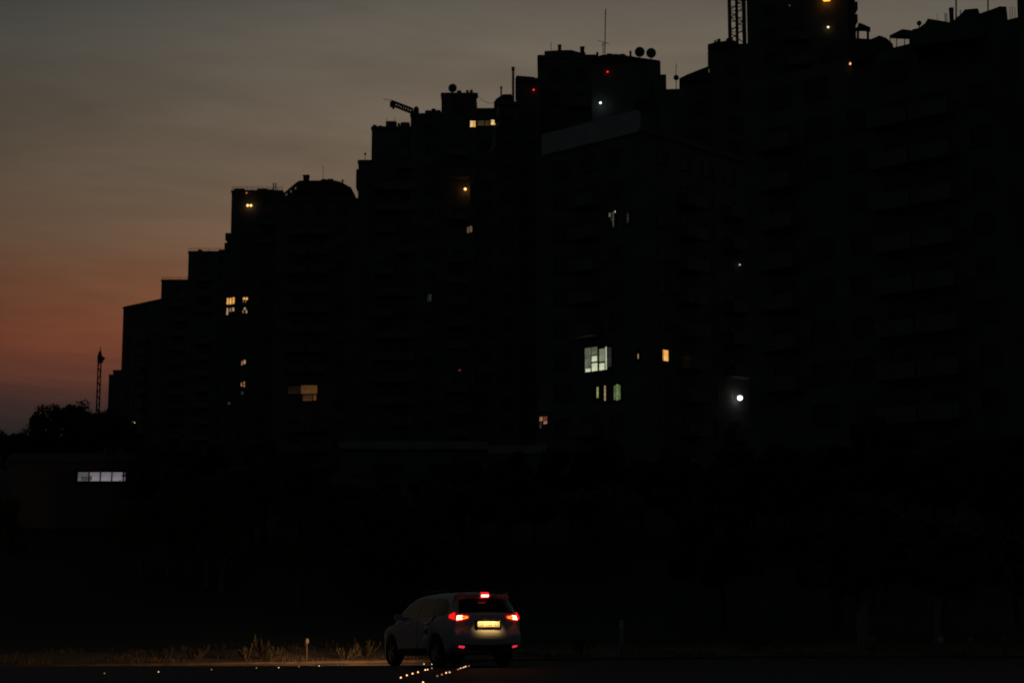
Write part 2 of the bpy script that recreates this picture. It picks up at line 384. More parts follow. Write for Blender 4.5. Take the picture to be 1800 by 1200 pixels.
# --- D
b = building('apartment_tower', 'plain apartment tower with a thin roof railing and a yellow wall lamp below', WALLS[1])
fD, _ = volume(b, 331.5, 420, 441, 320, 0, depth=12); grid(b, fD, 3.3, bal=(1, 3)); parapet_rail(b, fD, .55)
for x in (348, 385, 392): lump(b, x, x+7, 438, 442, 324)
bulb_lamp(fD, 236, 744, 2.6, (1, .62, .18), 1.4, 'small yellow lamp low on the plain far tower', out=.5)
# --- E
b = building('apartment_tower', 'tall apartment tower with roof railing, side balconies and four lit amber windows', WALLS[3])
fE, fEr = volume(b, 407.5, 497, 334, 270, 0, depth=16)
fE2, _ = volume(b, 396, 500, 446, 268.4, 0, depth=3, cornice=False, name='lower_wall')
for xx, yy in ((396.5, 410), (395, 427)):
    a_ = at(xx, yy, 271); bm = B(); box(bm, (a_.x+.65, 272.5, a_.z-.55), (1.3, 3.4, 1.1)); obj('balcony', bm, M_conc, b['o'])
parapet_rail(b, fE, .55, step=.8)
for (x0, x1, y0) in ((411, 430, 331), (452, 470, 331), (470, 482, 332.5)): lump(b, x0, x1, y0, 337, 273)
for x in (481, 485): chimney(b, x-1.4, x+1.4, 321.5, 334, 272, round_=True, cap=False, name='vent_pipe')
am = W_amber
lit(b, fE2, 398.5, 522.5, 412.5, 535.5, [(.02, .1, .28, 1, am), (.36, .1, .62, .95, W_orange), (.72, .0, .98, .9, am)])
lit(b, fE2, 398, 540.5, 412, 553.5, [(.02, .05, .26, 1, W_pink), (.4, .05, .6, .6, W_rose), (.72, .0, .98, .5, W_pink)])
lit(b, fE2, 427, 522.5, 435.5, 532, [(.02, 0, .45, .45, am), (.55, 0, .98, .5, W_orange), (.05, .5, .2, 1, W_rose), (.5, .55, .66, 1, W_rose)])
lit(b, fE2, 426.5, 540.5, 434.5, 550.5, [(.25, 0, .7, .4, W_pink), (.0, .45, .28, 1, W_rose), (.68, .45, 1, 1, W_pink)])
lit(b, fE2, 424, 632.5, 432, 642, [(.05, .2, .4, 1, W_rose), (.52, .0, .95, .75, W_pink)])
lit(b, fE2, 422.5, 670.5, 431, 680, [(.1, .2, .4, .9, W_rose), (.6, .0, .95, .4, W_rose), (.6, .55, .95, 1, W_rose)])
lit(b, fE2, 423, 687, 429, 694, [(.1, .1, .9, .9, W_grey)])
lit(b, fE2, 399, 706, 406, 711, [(.1, .1, .9, .9, W_cool)])
grid(b, fE, 3.3, bal=(0,), zmin=at(450, 446, 270).z+1.5); grid(b, fE2, 3.3, bal=(2,))
bulb_lamp(fE, 439, 362.5, 2.2, (1, .55, .18), 2.2, 'pair of bright amber globes high on the railed tower', power=.3, twin=(-3.0, 3.0), out=.5)
bulb_lamp(fE, 434, 340, 1.5, (.7, .22, .1), .55, 'tiny reddish lamp just under the roof railing of the tower', out=.3)
# --- F mansard
b = building('mansard_apartment_block', 'apartment block with a steep mansard roof and small sloping skylights', WALLS[2])
fF, _ = volume(b, 486, 640, 348, 258, 0, depth=14); grid(b, fF, 3.3, bal=(1, 2, 5), balm=1)
bm = B(); prof = [(488, 349), (493, 344), (521, 320.5), (526, 317.5), (588, 317), (600, 320), (613, 327.5), (617, 329), (627, 349)]
poly_prism(bm, [at(x, y, 258.5) for x, y in prof], (0, 5, 0)); rf = obj('roof', bm, M_roof, b['o'])
chimney(b, 533, 544, 308.5, 318, 261); chimney(b, 600.5, 604, 316, 324, 261, round_=True, name='vent_pipe')
for (x0, x1, y0) in ((564, 575, 314.5), (575, 586, 314), (590, 598, 319)): lump(b, x0, x1, y0, 319, 262)
for (x, y) in ((503.5, 342), (511.5, 336.5), (519.5, 331)):
    a_ = at(x, y, 258.4); bm = B(); box(bm, a_, (.2, .08, .32)); obj('skylight', bm, mat('skylight_glow', (.1, .1, .1), .2, noise=0, emit=(.055, .05, .042), es=1.0), b['o'])
antenna(568, 291, 316, 262, 'single thin whip antenna on the mansard roof', r=.03)
lit(b, fF, 505, 677, 558.5, 692, [(.02, .1, .45, 1, litmat('room_brown_faint', (.004, .0025, .0015), (.010, .005, .0025), .8)), (.45, 0, .98, 1, W_amberd)])
lit(b, fF, 531, 694, 556, 704.5, [(.05, 0, .72, 1, litmat('room_brown', (.025, .012, .005), (.05, .024, .009), 1)), (.78, 0, 1, .9, W_amberd)])
# --- G H I J K stepped block
b = building('stepped_apartment_block', 'broad stepped apartment block carrying a rooftop dish and a jib', WALLS[1])
dG = 236
fG, _ = volume(b, 630, 700, 281, dG+1.5, 0, depth=10); fH, _ = volume(b, 653.5, 740, 222, dG, 0, depth=14)
fI, _ = volume(b, 722, 790, 199, dG-.8, 0, depth=14); fJ, _ = volume(b, 776, 836, 163, dG-1.6, 0, depth=9)
fK, _ = volume(b, 834, 880, 190, dG-.6, 0, depth=12)
a_ = at(629.2, 297, dG+2); z_ = at(629, 329, dG+2).z
bm = B(); box(bm, (a_.x-.02, dG+3.4, (a_.z+z_)/2), (.5, 2.4, a_.z-z_)); obj('bay', bm, M_conc, b['o'])
for (x0, x1, y0, yb) in ((655, 662, 219, 224), (664, 673, 220.5, 224), (678, 697, 212.5, 224), (699, 703, 216, 224), (704, 720, 214.5, 224), (727, 740, 199.5, 203), (747, 758, 193.5, 202), (758, 766, 190.5, 202), (766, 775, 193, 202), (803, 811, 158.5, 165), (819, 824, 158, 165), (826, 831, 157.5, 165)): lump(b, x0, x1, y0, yb, dG+1)
chimney(b, 828, 835, 164.5, 172, dG-1, cap=False)
lump(b, 836, 840, 163, 167, dG-1)
for x, y in ((680, 208), (694, 208)): antenna(x, y, 221, dG+1.5, 'stubby aerial on the stepped block roof hatch, the one %s the hoist jib' % ('farther from' if x < 685 else 'nearer to'), r=.03)
dish(642, 270.5, 2.2, dG+2, 'tiny dish on a thin pole on the lowest step of the stepped block', 281, 18)
tank(731.5, 186, 5, 199, dG+.2, 'round dark tank beside the jib on the stepped block')
dish(796, 155.5, 8.0, dG-.5, 'dark round dish on the small square penthouse', 164, 25, 15)
# jib arm
a_, c_ = at(688, 181, dG+1), at(726, 196, dG+1); base = at(729, 203, dG+1)
t = thing('hoist_jib', 'slanting rooftop hoist jib reaching out over the stepped block', 'hoist', base)
bm = B(); A, C2 = a_-base, c_-base; dd = (C2-A)
for oz in (.28, -.28):
    for oy in (-.25, .25): bar(bm, A+Vector((0, oy, oz)), C2+Vector((0, oy, oz*1.1)), .12, 5)
for i in range(9):
    p0, p1 = A+dd*i/9, A+dd*(i+1)/9
    for oy in (-.25, .25): bar(bm, p0+Vector((0, oy, -.28)), p1+Vector((0, oy, .28)), .07, 4)
obj('boom', bm, M_dark, t)
bm = B(); bar(bm, C2, (0, 0, 0), .25, 8); obj('post', bm, M_dark, t)
bm = B(); box(bm, A+Vector((.15, 0, -.25)), (.7, .5, .7)); bar(bm, A+Vector((.2, 0, .3)), A+Vector((-1.2, 0, .55)), .035, 5); box(bm, A+Vector((.3, 0, -.75)), (.3, .3, .3)); obj('pulley_head', bm, M_dark, t)
dimk = litmat('room_dim_amber2', (.022, .014, .006), (.045, .028, .012), 2)
lit(b, fK, 837.2, 211, 871, 221.5, [(.06, .1, .42, 1, dimk), (.46, .1, .70, 1, dimk), (.76, .0, .99, .85, litmat('room_amber_lamp', (.5, .3, .08), (1.0, .68, .26), 3))])
lit(b, fJ, 826.5, 212.5, 835.8, 224, [(.0, 0, .6, 1, litmat('room_cream', (.62, .38, .12), (.9, .62, .27), 2)), (.66, .0, 1, 1, W_orange)])
lit(b, fJ, 820.5, 397.5, 830.5, 410, [(.05, .1, .42, 1, litmat('curtain_brown', (.07, .04, .022), (.13, .075, .045), 4)), (.52, 0, .95, .85, litmat('curtain_brown2', (.09, .05, .03), (.14, .08, .05), 4))])
lit(b, fH, 732, 469, 740, 478, [(.1, .2, .5, 1, W_cool), (.55, 0, .9, .7, W_cool)])
lit(b, fI, 748, 515, 759, 533, [(.3, .1, .45, .9, W_grey), (.6, .1, .9, .8, W_cool)])
lit(b, fJ, 805, 648, 811, 653, [(.1, .1, .9, .9, litmat('room_red_dim', (.05, .008, .006), (.10, .015, .01), 3))])
zt = at(700, 640, dG).z
for f, bal in ((fG, ()), (fH, (0, 1)), (fI, (1,)), (fJ, (0,)), (fK, ())): grid(b, f, 2.9, bal=bal, balm=1, off=0, top=2.2)
bulb_lamp(fJ, 818, 334, 2.5, (1, .45, .12), 2.6, 'single orange lamp glowing on the stepped block wall below its dish', power=1.3, pcol=(1, .38, .15), out=.5)
t_, z_ = fJ.hit(827, 338); bm = B(); box(bm, (0, -.5, 0), (.12, 1.0, 2.2)); o = obj('balcony_screen', bm, M_pale, b['o'], fJ.p(t_, z_))
# cable between penthouse and the next block
bm = B(); p0, p1 = at(838, 166, dG-2), at(872, 180, 205)
for i in range(8):
    g = lambda s: p0.lerp(p1, s)+Vector((0, 0, -1.1*4*s*(1-s)*.5))
    bar(bm, g(i/8), g((i+1)/8), .03, 4)
tag(obj('overhead_cable', bm, M_dark), 'thin sagging cable from the square penthouse to the chimney block', 'cable')
# --- L M N
b = building('chimney_apartment_block', 'tall apartment block with thin pipe chimneys and a blocky rooftop tower', WALLS[3])
dL = 196
fL, _ = volume(b, 872, 912, 178, dL, 0, depth=10); fM, _ = volume(b, 909, 950, 137, dL+.8, 0, depth=10); fN, _ = volume(b, 946, 1050, 96, dL+1.6, 1.2, depth=12)
bm = B(); poly_prism(bm, [at(x, y, dL+.2) for x, y in ((868, 180), (872, 174), (884, 166), (899, 165.5), (903, 180))], (0, 9, 0)); obj('roof', bm, M_roof, b['o'])
bm = B(); poly_prism(bm, [at(x, y, dL+.9) for x, y in ((906, 138), (908, 133), (939, 135.5), (940, 138))], (0, 9, 0)); obj('roof', bm, M_roof, b['o'])
bm = B(); poly_prism(bm, [at(x, y, dL+1.8) for x, y in ((957, 98), (957, 90), (985, 88.5), (1004, 88), (1018, 92), (1029, 92), (1030, 103), (1039, 108), (1039, 112), (957, 112))], ext(957, 8)); obj('penthouse', bm, WALLS[3], b['o'])
chimney(b, 879, 883, 152.5, 175, dL+2, round_=True, cap=True, name='vent_pipe'); chimney(b, 899, 905, 118.5, 180, dL+2, round_=True, cap=True)
chimney(b, 980.5, 987, 79.5, 92, dL+4); chimney(b, 1019.5, 1027.5, 83, 96, dL+4)
antenna(968.5, 74, 90, dL+4, 'short needle aerial behind the blocky rooftop tower', r=.03)
for (x0, y0, x1, y1) in ((873.5, 190, 877, 204),):
    tA, zA = fL.hit(x0, y0); tB, zB = fL.hit(x1, y1); bm = B(); box(bm, (0, -.1, 0), (abs(tA-tB), .2, zA-zB)); obj('pale_pilaster', bm, M_pale, b['o'], fL.p((tA+tB)/2, (zA+zB)/2))
bm = B(); poly_prism(bm, [at(x, y, dL-1.2) for x, y in ((868, 222), (880, 211), (881, 218), (869, 229))], (0, 1.1, 0)); obj('pale_stair_panel', bm, M_pan, b['o'])
bm = B(); poly_prism(bm, [at(x, y, dL-1.2) for x, y in ((865, 240), (872, 233), (872, 258), (862, 270), (857, 270), (864, 258))], (0, 1.1, 0)); obj('pale_stair_panel', bm, M_pan, b['o'])
LATE = (948.5, 732.5, 963, 753, [(.02, 0, .40, .35, W_rose), (.45, 0, 1, .32, litmat('curtain_red', (.06, .02, .015), (.12, .045, .03), 3)), (.02, .4, .3, .95, W_grey), (.5, .36, 1, .62, W_rose)])
for f, bal in ((fL, (1,)), (fM, ()), (fN, (0, 2))): grid(b, f, 2.9, bal=bal, top=2.4)
bulb_lamp(fM, 938, 159.5, 1.4, (1, .03, .03), 2.0, 'small red warning light beside the thin pipe chimney', out=.3, name='warning_light')
# --- corner block with white band + O P Q behind
b = building('corner_apartment_block', 'corner apartment block with a long pale parapet band and lit greenish windows', WALLS[1])
dO = 150
fO1, fO2 = volume(b, 943, 1128, 232, dO, 44, xr=1314, cornice=False)
zc = fO1.z1; top_ = at(1126, 193, dO).z
bm = B(); q0 = fO1.p(-.0, zc+.03, .35); 
def slab(face, t0, t1, z0, z1, o0, o1, bm):
    P_ = [face.p(t0, z0, o0), face.p(t1, z0, o0), face.p(t1, z0, o1), face.p(t0, z0, o1)]; poly_prism(bm, P_, (0, 0, z1-z0))
slab(fO1, .4, fO1.px_t(955, zc+1), zc+.02, top_, -.3, .25, bm); obj('parapet_band', bm, M_pale, b['o'])
bm = B(); slab(fO2, .0, fO2.L, zc+.02, zc+.5, -.3, .25, bm); obj('parapet', bm, M_conc, b['o'])
z1 = zc
fS, fSr = volume(b, 1040, 1161, 108, dO+22, 2.8, depth=10, cornice=False, name='upper_wall'); fP, _ = volume(b, 1150, 1171, 131, dO+21, 4.5, depth=8, cornice=False, name='upper_wall')
fQ, _ = volume(b, 1160, 1205, 156, dO+20, 5, depth=8, cornice=False, name='upper_wall')
bm = B(); poly_prism(bm, [at(x, y, dO+22.2) for x, y in ((1040, 109), (1046, 103), (1056, 97), (1082, 95), (1108, 99), (1160, 106.5), (1160, 112), (1040, 112))], ext(1040, 8)); obj('roof', bm, M_roof, b['o'])
tank(1071.5, 92.5, 7, 100, dO+24, 'low domed tank behind the tall mast'); tank(1094, 93, 8, 102, dO+24, 'low domed tank next to the big twin dishes')
chimney(b, 1105.5, 1111, 90, 102, dO+25, round_=True, cap=False, name='vent_pipe')
dish(1124.7, 91.5, 9.3, dO+23.0, 'larger of the twin round dishes above the pale parapet band', 103.5, 18, 0); dish(1145, 93.5, 9.2, dO+23.0, 'smaller of the twin round dishes, set nearest the roof corner', 105.5, 18, 4)
antenna(1064.5, 16.5, 96, dO+24, 'very tall bare mast above the low domed tanks', rods=((.25, 8, .2),), r=.05, lean=-1.5)
antenna(1060, 73, 96, dO+24, 'branching television aerial beside the tall mast', rods=((.95, 22, -.35), (.7, 6, .2)), r=.035)
antenna(1050, 92, 102, dO+24, 'squat boxy aerial next to the branching television aerial', rods=((.5, 6, 0),), r=.12)
dish(1188.5, 136.5, 5.0, dO+22, 'single dish on a pole in the roof gap by the gable', 156, 10, -10)
antenna(1189, 112, 136, dO+22, 'bent aerial wire rising above the pole dish', r=.03, lean=-2)
lit(b, fO1, 1027.5, 610, 1076, 648.5, [(.02, .05, .24, .9, W_greend), (.26, .05, .48, .36, W_greend), (.27, .40, .47, .62, W_green), (.27, .68, .48, 1, W_green), (.04, .86, .23, 1.0, W_green), (.55, .16, .76, .66, litmat('room_green_mid', (.12, .13, .085), (.22, .23, .15), 1)), (.55, .72, .74, 1, W_green), (.78, .10, .82, 1, W_green), (.84, .15, 1, .9, litmat('room_grey_faint', (.010, .010, .009), (.022, .022, .02), 1))])
lit(b, fO1, *LATE)
lit(b, fO1, 1045, 678, 1057, 701, [(.35, .1, .62, .9, W_lime)])
lit(b, fO1, 1060, 678, 1068, 705, [(.3, .0, .65, .95, W_pink)])
lit(b, fO1, 1079, 676, 1092, 703, [(.02, .05, .3, .95, W_greend), (.36, .0, .66, 1, W_leaf), (.70, .05, .98, .95, W_greend)])
lit(b, fO1, 1070, 373, 1083.5, 400, [(.05, .05, .25, .3, W_greend), (.3, .05, .5, .6, W_grey), (.55, .02, .72, .95, litmat('gap_grey', (.025, .022, .02), (.08, .074, .066), 4)), (.85, 0, 1, .12, W_green)])
lit(b, fO1, 1101, 375, 1107, 392, [(.2, .0, .8, 1, W_grey)])
lit(b, fO2, 1163.5, 614, 1174.5, 635.5, [(.0, .0, .14, 1, W_amber), (.22, 0, .98, 1, W_orange)])
lit(b, fO1, 1119, 616, 1124, 632, [(.45, .35, .8, .9, W_pink)])
grid(b, fO1, 3.2, bal=(1, 4, 7, 8), balm=1, win=2); grid(b, fO2, 3.4, bal=(1, 3), win=0); grid(b, fS, 3.2)
bulb_lamp(fS, 1055.5, 184, 2.2, (.75, 1, .85), 2.0, 'small bluish white lamp on the wall above the pale parapet', power=1.3, pcol=(.65, .9, 1), out=.6)
bulb_lamp(fS, 1068, 128, 1.4, (1, .02, .02), 2.0, 'small red warning light under the domed tanks', out=.3, name='warning_light')
t_, z_ = fS.hit(1046, 165); z2 = fS.hit(1046, 143)[1]; t2 = fS.hit(1036, 165)[0]
# --- R S + lattice
b = building('gabled_apartment_tower', 'apartment tower with a sloping gable beside the steel lattice mast', WALLS[4])
dS = 186
fR, _ = volume(b, 1197, 1262, 142, dS, 5.7, depth=9, cornice=False); fS2, _ = volume(b, 1246, 1330, 76, dS-.7, 6.7, depth=12, cornice=False)
bm = B(); poly_prism(bm, [at(x, y, dS-.2) for x, y in ((1194, 143), (1194, 138), (1208, 131), (1244, 117), (1250, 143))], ext(1194, 8)); obj('roof', bm, M_roof, b['o'])
bm = B(); poly_prism(bm, [at(x, y, dS-.8) for x, y in ((1244, 83), (1244, 78), (1256, 75), (1275, 72), (1292, 72), (1300, 80))], ext(1244, 8)); obj('roof', bm, M_roof, b['o'])
for (x0, x1, y0) in ((1256, 259+1000, 70.5), (1261, 1267, 68), (1277, 1289, 66.5), (1289, 1293, 71)): lump(b, x0, x1, y0, 76, dS+1)
for f in (fR, fS2): grid(b, f, 3.0, bal=(1,), top=3)
base = at(1296, 72, dS+2); t = thing('lattice_mast', 'steel lattice crane mast standing behind the gabled tower', 'mast', base)
zt = at(1296, -40, dS+2).z-base.z; hw = 13.5/F*dS; 
cors = [(-hw, -hw*.8), (hw, -hw*.8), (hw*.98, hw*.8), (-hw*.98, hw*.8)]
for (x, y) in cors:
    bm = B(); bar(bm, (x, y, -.6), (x, y, zt), .14, 6); obj('leg', bm, M_dark, t)
bm = B(); bar(bm, (0, 0, -.6), (0, 0, zt), .19, 6); obj('ladder_tube', bm, M_dark, t)
ns = 6
for i in range(ns):
    z0, z1_ = zt*i/ns, zt*(i+1)/ns
    for k in range(4):
        p, q = cors[k], cors[(k+1) % 4]; bm = B()
        if i % 2: p, q = q, p
        bar(bm, (*p, z0), (*q, z1_), .06, 5); obj('brace', bm, M_dark, t)
        bm = B(); bar(bm, (*p, z1_), (*q, z1_), .05, 5); obj('brace', bm, M_dark, t)
# --- T tall tower
b = building('high_rise_tower', 'tallest dark high-rise tower with an orange top lamp beside the lattice mast', WALLS[3])
dT = 196
fT, fTr = volume(b, 1311.5, 1488, -60, dT, 7.9, xr=None, depth=9)
fT2, _ = volume(b, 1480, 1501, -60, dT+4, 0, depth=8)
for yy in (10, 32):
    a_ = at(1501, yy, dT+5); bm = B(); box(bm, (a_.x+.02, dT+6.5, a_.z), (.9, 3, 1.0)); obj('balcony', bm, M_conc, b['o'])
grid(b, fT, 3.3, bal=(1, 4), zmin=44, top=2.0); grid(b, fT2, 2, win=1, zmin=44)
bulb_lamp(fT, 1453, 2.5, 3.6, (1, .36, .03), 2.0, 'wide orange lamp near the top of the tallest tower', power=1.2, pcol=(1, .42, .1), twin=(-4, 0, 3.5), out=.6)
bulb_lamp(fT, 1455.5, 50, 2.1, (1, .75, .38), 1.6, 'small cream lamp below the orange lamp on the tallest tower', out=.4)
bulb_lamp(fT, 1388, 12, 1.6, (.10, .03, .015), 1.0, 'faint dull red lamp on the high-rise wall toward the lattice mast', out=.4)
# --- V right-hand receding block
b = building('long_apartment_block', 'long receding apartment block with pergola, canopy and cluttered roof terrace', WALLS[1])
dV = 112
fV1, fV2 = volume(b, 1306, 1792, 30, dV, 42, depth=10, cornice=False)
def dv(px): return fV1.p(fV1.px_t(px, fV1.z1), 0).y
zV = fV1.z1
def roofy(px, h=0):   # pixel row of the roof edge at column px
    p = fV1.p(fV1.px_t(px, zV), zV); dpt = p.y*cp+(zV-CAMH)*sp_; return CY - F*((zV-CAMH)*cp-p.y*sp_)/dpt
def vlump(pts, name, m, dep=3.0, back=1.0):
    d0 = min(dv(x) for x, y in pts)+back
    bm = B(); poly_prism(bm, [at(x, y, d0) for x, y in pts], ext(pts[0][0], dep)); return obj(name, bm, m, b['o'])
def ry(x): return roofy(x)+6
vlump([(1496, ry(1496)), (1496, 67), (1531, 69), (1546, 62.5), (1558, 67), (1569, 77), (1572, ry(1572))], 'roof', M_roof)
vlump([(1600, ry(1600)), (1598, 66), (1604, 52), (1612, 50), (1640, 46), (1652, ry(1640))], 'terrace_room', WALLS[3])
vlump([(1612, ry(1612)), (1614, 50), (1626, 41), (1631, 33), (1655, 37), (1672, 40), (1690, 24), (1696, 17), (1719, 15), (1722, 24), (1740, 18), (1757, 11.5), (1769, 12), (1772, 40), (1785, 38), (1792, ry(1785)+20)], 'terrace_room', WALLS[3], 4, 1.5)
# pergola
d0 = dv(1515)+1.4
t = thing('roof_pergola', 'small pergola with sloping top on the roof terrace', 'pergola', at(1515, 70, d0))
o_ = t.location
bm = B(); poly_prism(bm, [at(x, y, d0)-o_ for x, y in ((1498, 51), (1507, 48), (1509, 40), (1516, 42), (1530, 48.5), (1530, 53.5), (1516, 52.5), (1499, 53))], ext(1499, .35)); obj('top', bm, M_dark, t)
for x in (1509, 1526.5):
    for yy in (.18,): bm = B(); p0, p1 = at(x, 74, d0)-o_, at(x, 52, d0)-o_; bar(bm, p0+Vector((0, yy, 0)), p1+Vector((0, yy, 0)), .09, 6); obj('post', bm, M_dark, t)
# canopy
d0 = dv(1585)+1.2
t = thing('terrace_canopy', 'thin canopy on slim posts over the roof terrace', 'canopy', at(1585, 76, d0)); o_ = t.location
bm = B(); poly_prism(bm, [at(x, y, d0)-o_ for x, y in ((1563.5, 62.5), (1586, 51.5), (1606, 54), (1608, 66), (1592, 65), (1568, 64))], ext(1564, .5)); obj('top', bm, M_dark, t)
for x in (1564.8, 1576, 1590):
    bm = B(); bar(bm, at(x, 82, d0)-o_, at(x, 62.5, d0)-o_, .035, 5); obj('post', bm, M_dark, t)
dish(1616, 41, 4.6, dv(1616)+1.4, 'small dish on the terrace edge between canopy and terrace rooms', 52, 15, 0)
chimney(b, 1668.5, 1675.5, 14.5, 42, dv(1672)+1.3)
for x in (1661, 1664, 1688): chimney(b, x-1, x+1, 24 if x < 1680 else 18, 42, dv(x)+1.3, cap=False, round_=True, name='vent_pipe')
antenna(1680.5, -25, 40, dv(1680)+2, 'thick bare pole beside the roof chimney on the terrace', r=.055, name='roof_pole')
antenna(1736.5, -25, 22, dv(1736)+2, 'thick bare pole behind the sloping terrace roof', r=.05, name='roof_pole')
antenna(1648, 25, 40, dv(1648)+2, 'tiny whip aerial over the terrace rooms', r=.015)
for x in (1775, 1779, 1783.5): chimney(b, x-.6, x+.6, 12, 42, dv(1783)+1.3, cap=False, round_=True, name='railing_post')
f, _ = volume(b, 1787, 1860, -40, dV-3, 16.6, depth=8, cornice=False)
grid(b, fV1, 3.2, win=2, bal=(1, 2, 5, 6, 9, 10, 13), balm=1, zmin=10); grid(b, f, 3.2)
bulb_lamp(fV1, 1500, 114.5, 2.2, (1, .45, .2), 1.5, 'small orange lamp under the pergola on the receding block', out=.4)
# --- floodlight on the corner block wall
t = bulb_lamp(fO2, 1293.0, 700.0, 4.8, (1, 1, .93), 2.6, 'dazzling white floodlight low on the wall of the corner block', power=.15, pcol=(.95, 1, .92), out=.5, name='floodlight', cat='floodlight')
# small yard light
p = at(1297, 466, 128); 
fl = fO2; bulb_lamp(fO2, 1296, 466, 1.6, (.6, .6, .55), .8, 'faint white lamp at the far edge of the corner block', out=.3)

# --- low buildings at the foot
b = building('low_office_building', 'low dark building with one lit ribbon window below the far towers', WALLS[4])
fW, _ = volume(b, 20, 330, 796, 92, 0, depth=10, z0=3.0)
lit(b, fW, 137.3, 829.3, 221, 845.5, [(0, 0, .222, 1, W_lilacd), (.244, 0, .46, 1, W_lilac), (.482, 0, .70, 1, W_lilac), (.722, 0, .935, 1, W_lilac), (.958, 0, 1, 1, W_lilacd), (.07, .46, .222, .95, W_lshade), (.244, .42, .30, .95, W_lshade)])
win_o = b['o'].children[-1]
grid(b, fW, 3.2, bal=(), zmin=5.5, win=2)
b = building('garage_row', 'low flat-roofed annex with a pale weathered fascia in front of the blocks', WALLS[1])
fA, _ = volume(b, 596, 858, 790, 118, 0, depth=8, z0=6, cornice=False)
bm = B(); slab(fA, 0, fA.L, fA.z1+.02, fA.z1+.55, -.3, .2, bm); obj('fascia', bm, M_pan, b['o'])
fA2, _ = volume(b, 859, 960, 797, 117.4, 6, depth=8, z0=6, cornice=False)
bm = B(); slab(fA2, 0, fA2.L, fA2.z1+.02, fA2.z1+.6, -.3, .2, bm); obj('fascia', bm, M_pan, b['o'])
grid(b, fA, 3.6, zmin=7.5, win=2)

for a_, k_ in GRIDS: do_grid(*a_, **k_)

# ------------------------------------------------------------------ far crane
p = at(172, 720, 350); t = thing('tower_crane', 'slim far tower crane mast beside the small stepped tower', 'crane', (p.x, 350, 10))
zt = at(172, 632, 350).z-10; hw = 2.5/F*350; M_crane = mat('crane_red', (.30, .07, .04), .7, noise=.2)
for sx in (-1, 1):
    for sy in (-1, 1): bm = B(); bar(bm, (sx*hw, sy*hw, 0), (sx*hw, sy*hw, zt), .08, 5); obj('mast_leg', bm, M_crane, t)
bm = B()
for i in range(30):
    z0, z1_ = zt*i/30, zt*(i+1)/30; s = 1 if i % 2 else -1
    for y in (-hw, hw): bar(bm, (-s*hw, y, z0), (s*hw, y, z1_), .05, 4)
    for x in (-hw, hw): bar(bm, (x, -s*hw, z0), (x, s*hw, z1_), .05, 4)
obj('mast_bracing', bm, M_crane, t)
bm = B(); poly_prism(bm, [(-.35, -.5, zt-.6), (.5, -.5, zt-.6), (.75, -.5, zt+.2), (.35, -.5, zt+.9), (.15, -.5, zt+1.7), (-.1, -.5, zt+1.7), (-.4, -.5, zt+.6)], (0, 1.0, 0)); obj('cab', bm, M_dark, t)
bm = B(); bar(bm, (.1, 0, zt+1.2), (.25, -.8, zt+2.6), .16, 6, .06); bar(bm, (.1, 0, zt+.3), (.5, 1.5, zt+.5), .3, 6); obj('jib', bm, M_dark, t)

# ------------------------------------------------------------------ the car
M_paint = mat('white_paint', (.68, .67, .66), .4, noise=.08, scale=2, spec=.35)
M_black = mat('black_plastic', (.018, .018, .018), .6, noise=.2, scale=8)
M_cglass = mat('tinted_glass', (.008, .008, .01), .12, noise=0, spec=.18)
M_tyre = mat('tyre_rubber', (.02, .02, .02), .9, noise=.3, scale=10)
M_rim = mat('alloy', (.35, .35, .36), .35, metal=1, noise=.05)
M_chrome = mat('chrome', (.6, .6, .6), .12, metal=1, noise=0)
E_red = mat('lens_red', (.35, .01, .01), .25, noise=0, emit=(1, .012, .01), es=.95)
E_redhi = mat('lens_red_dim', (.35, .01, .01), .25, noise=0, emit=(1, .01, .008), es=1.1)
E_core = mat('brake_bulb', (.8, .2, .1), .3, noise=0, emit=(1, .15, .07), es=16)
E_amb = mat('lens_amber', (.6, .2, .02), .3, noise=0, emit=(1, .36, .02), es=1.5)
E_refl = mat('bumper_reflector', (.5, .02, .04), .2, noise=0, emit=(.85, .03, .06), es=.85)  # unlit reflector: its returned light is put in as emission
E_cbar = mat('brake_bar', (.8, .2, .2), .3, noise=0, emit=(1, .14, .11), es=11)
def arc(cx, cz, r, a0, a1, n): return [(cx+r*math.cos(R(a0+(a1-a0)*i/n)), cz+r*math.sin(R(a0+(a1-a0)*i/n))) for i in range(n+1)]
REAR = [(-2.16, .36), (-2.28, .42), (-2.325, .52), (-2.325, .66), (-2.30, .79), (-2.235, .84), (-2.245, .93), (-2.25, 1.04), (-2.235, 1.14), (-2.20, 1.21), (-2.08, 1.38), (-1.97, 1.54), (-1.955, 1.565), (-2.06, 1.60), (-2.07, 1.635), (-2.0, 1.66)]
TOP = [(-1.6, 1.69), (-1.1, 1.708), (-.5, 1.71), (0, 1.695), (.35, 1.65), (.62, 1.53), (.9, 1.34), (1.18, 1.13), (1.3, 1.09), (1.65, 1.05), (1.95, .98), (2.13, .90), (2.24, .78), (2.30, .62), (2.29, .45), (2.22, .30), (2.05, .24)]
BOT = [(1.86, .26)] + arc(1.38, .34, .42, 0, 180, 9) + [(.93, .25), (0, .25), (-.9, .25)] + arc(-1.33, .34, .42, 0, 180, 9) + [(-1.8, .28)]
SIL = REAR + TOP + BOT
NS = len(SIL)
def interp(tab, x):
    for (a, b), (c, d) in zip(tab, tab[1:]):
        if x <= c: return b+(d-b)*max(0, (x-a)/(c-a))
    return tab[-1][1]
def Wd(x, z):
    wz = interp([(.2, .84), (.4, .885), (.6, .905), (.85, .91), (1.0, .895), (1.12, .87), (1.4, .755), (1.6, .66), (1.72, .60)], z)
    e = interp([(-2.35, .86), (-2.2, .90), (-1.9, .955), (-1.4, .99), (-.6, 1), (1.2, 1), (1.7, .97), (2.0, .91), (2.3, .78)], x)
    return wz*e
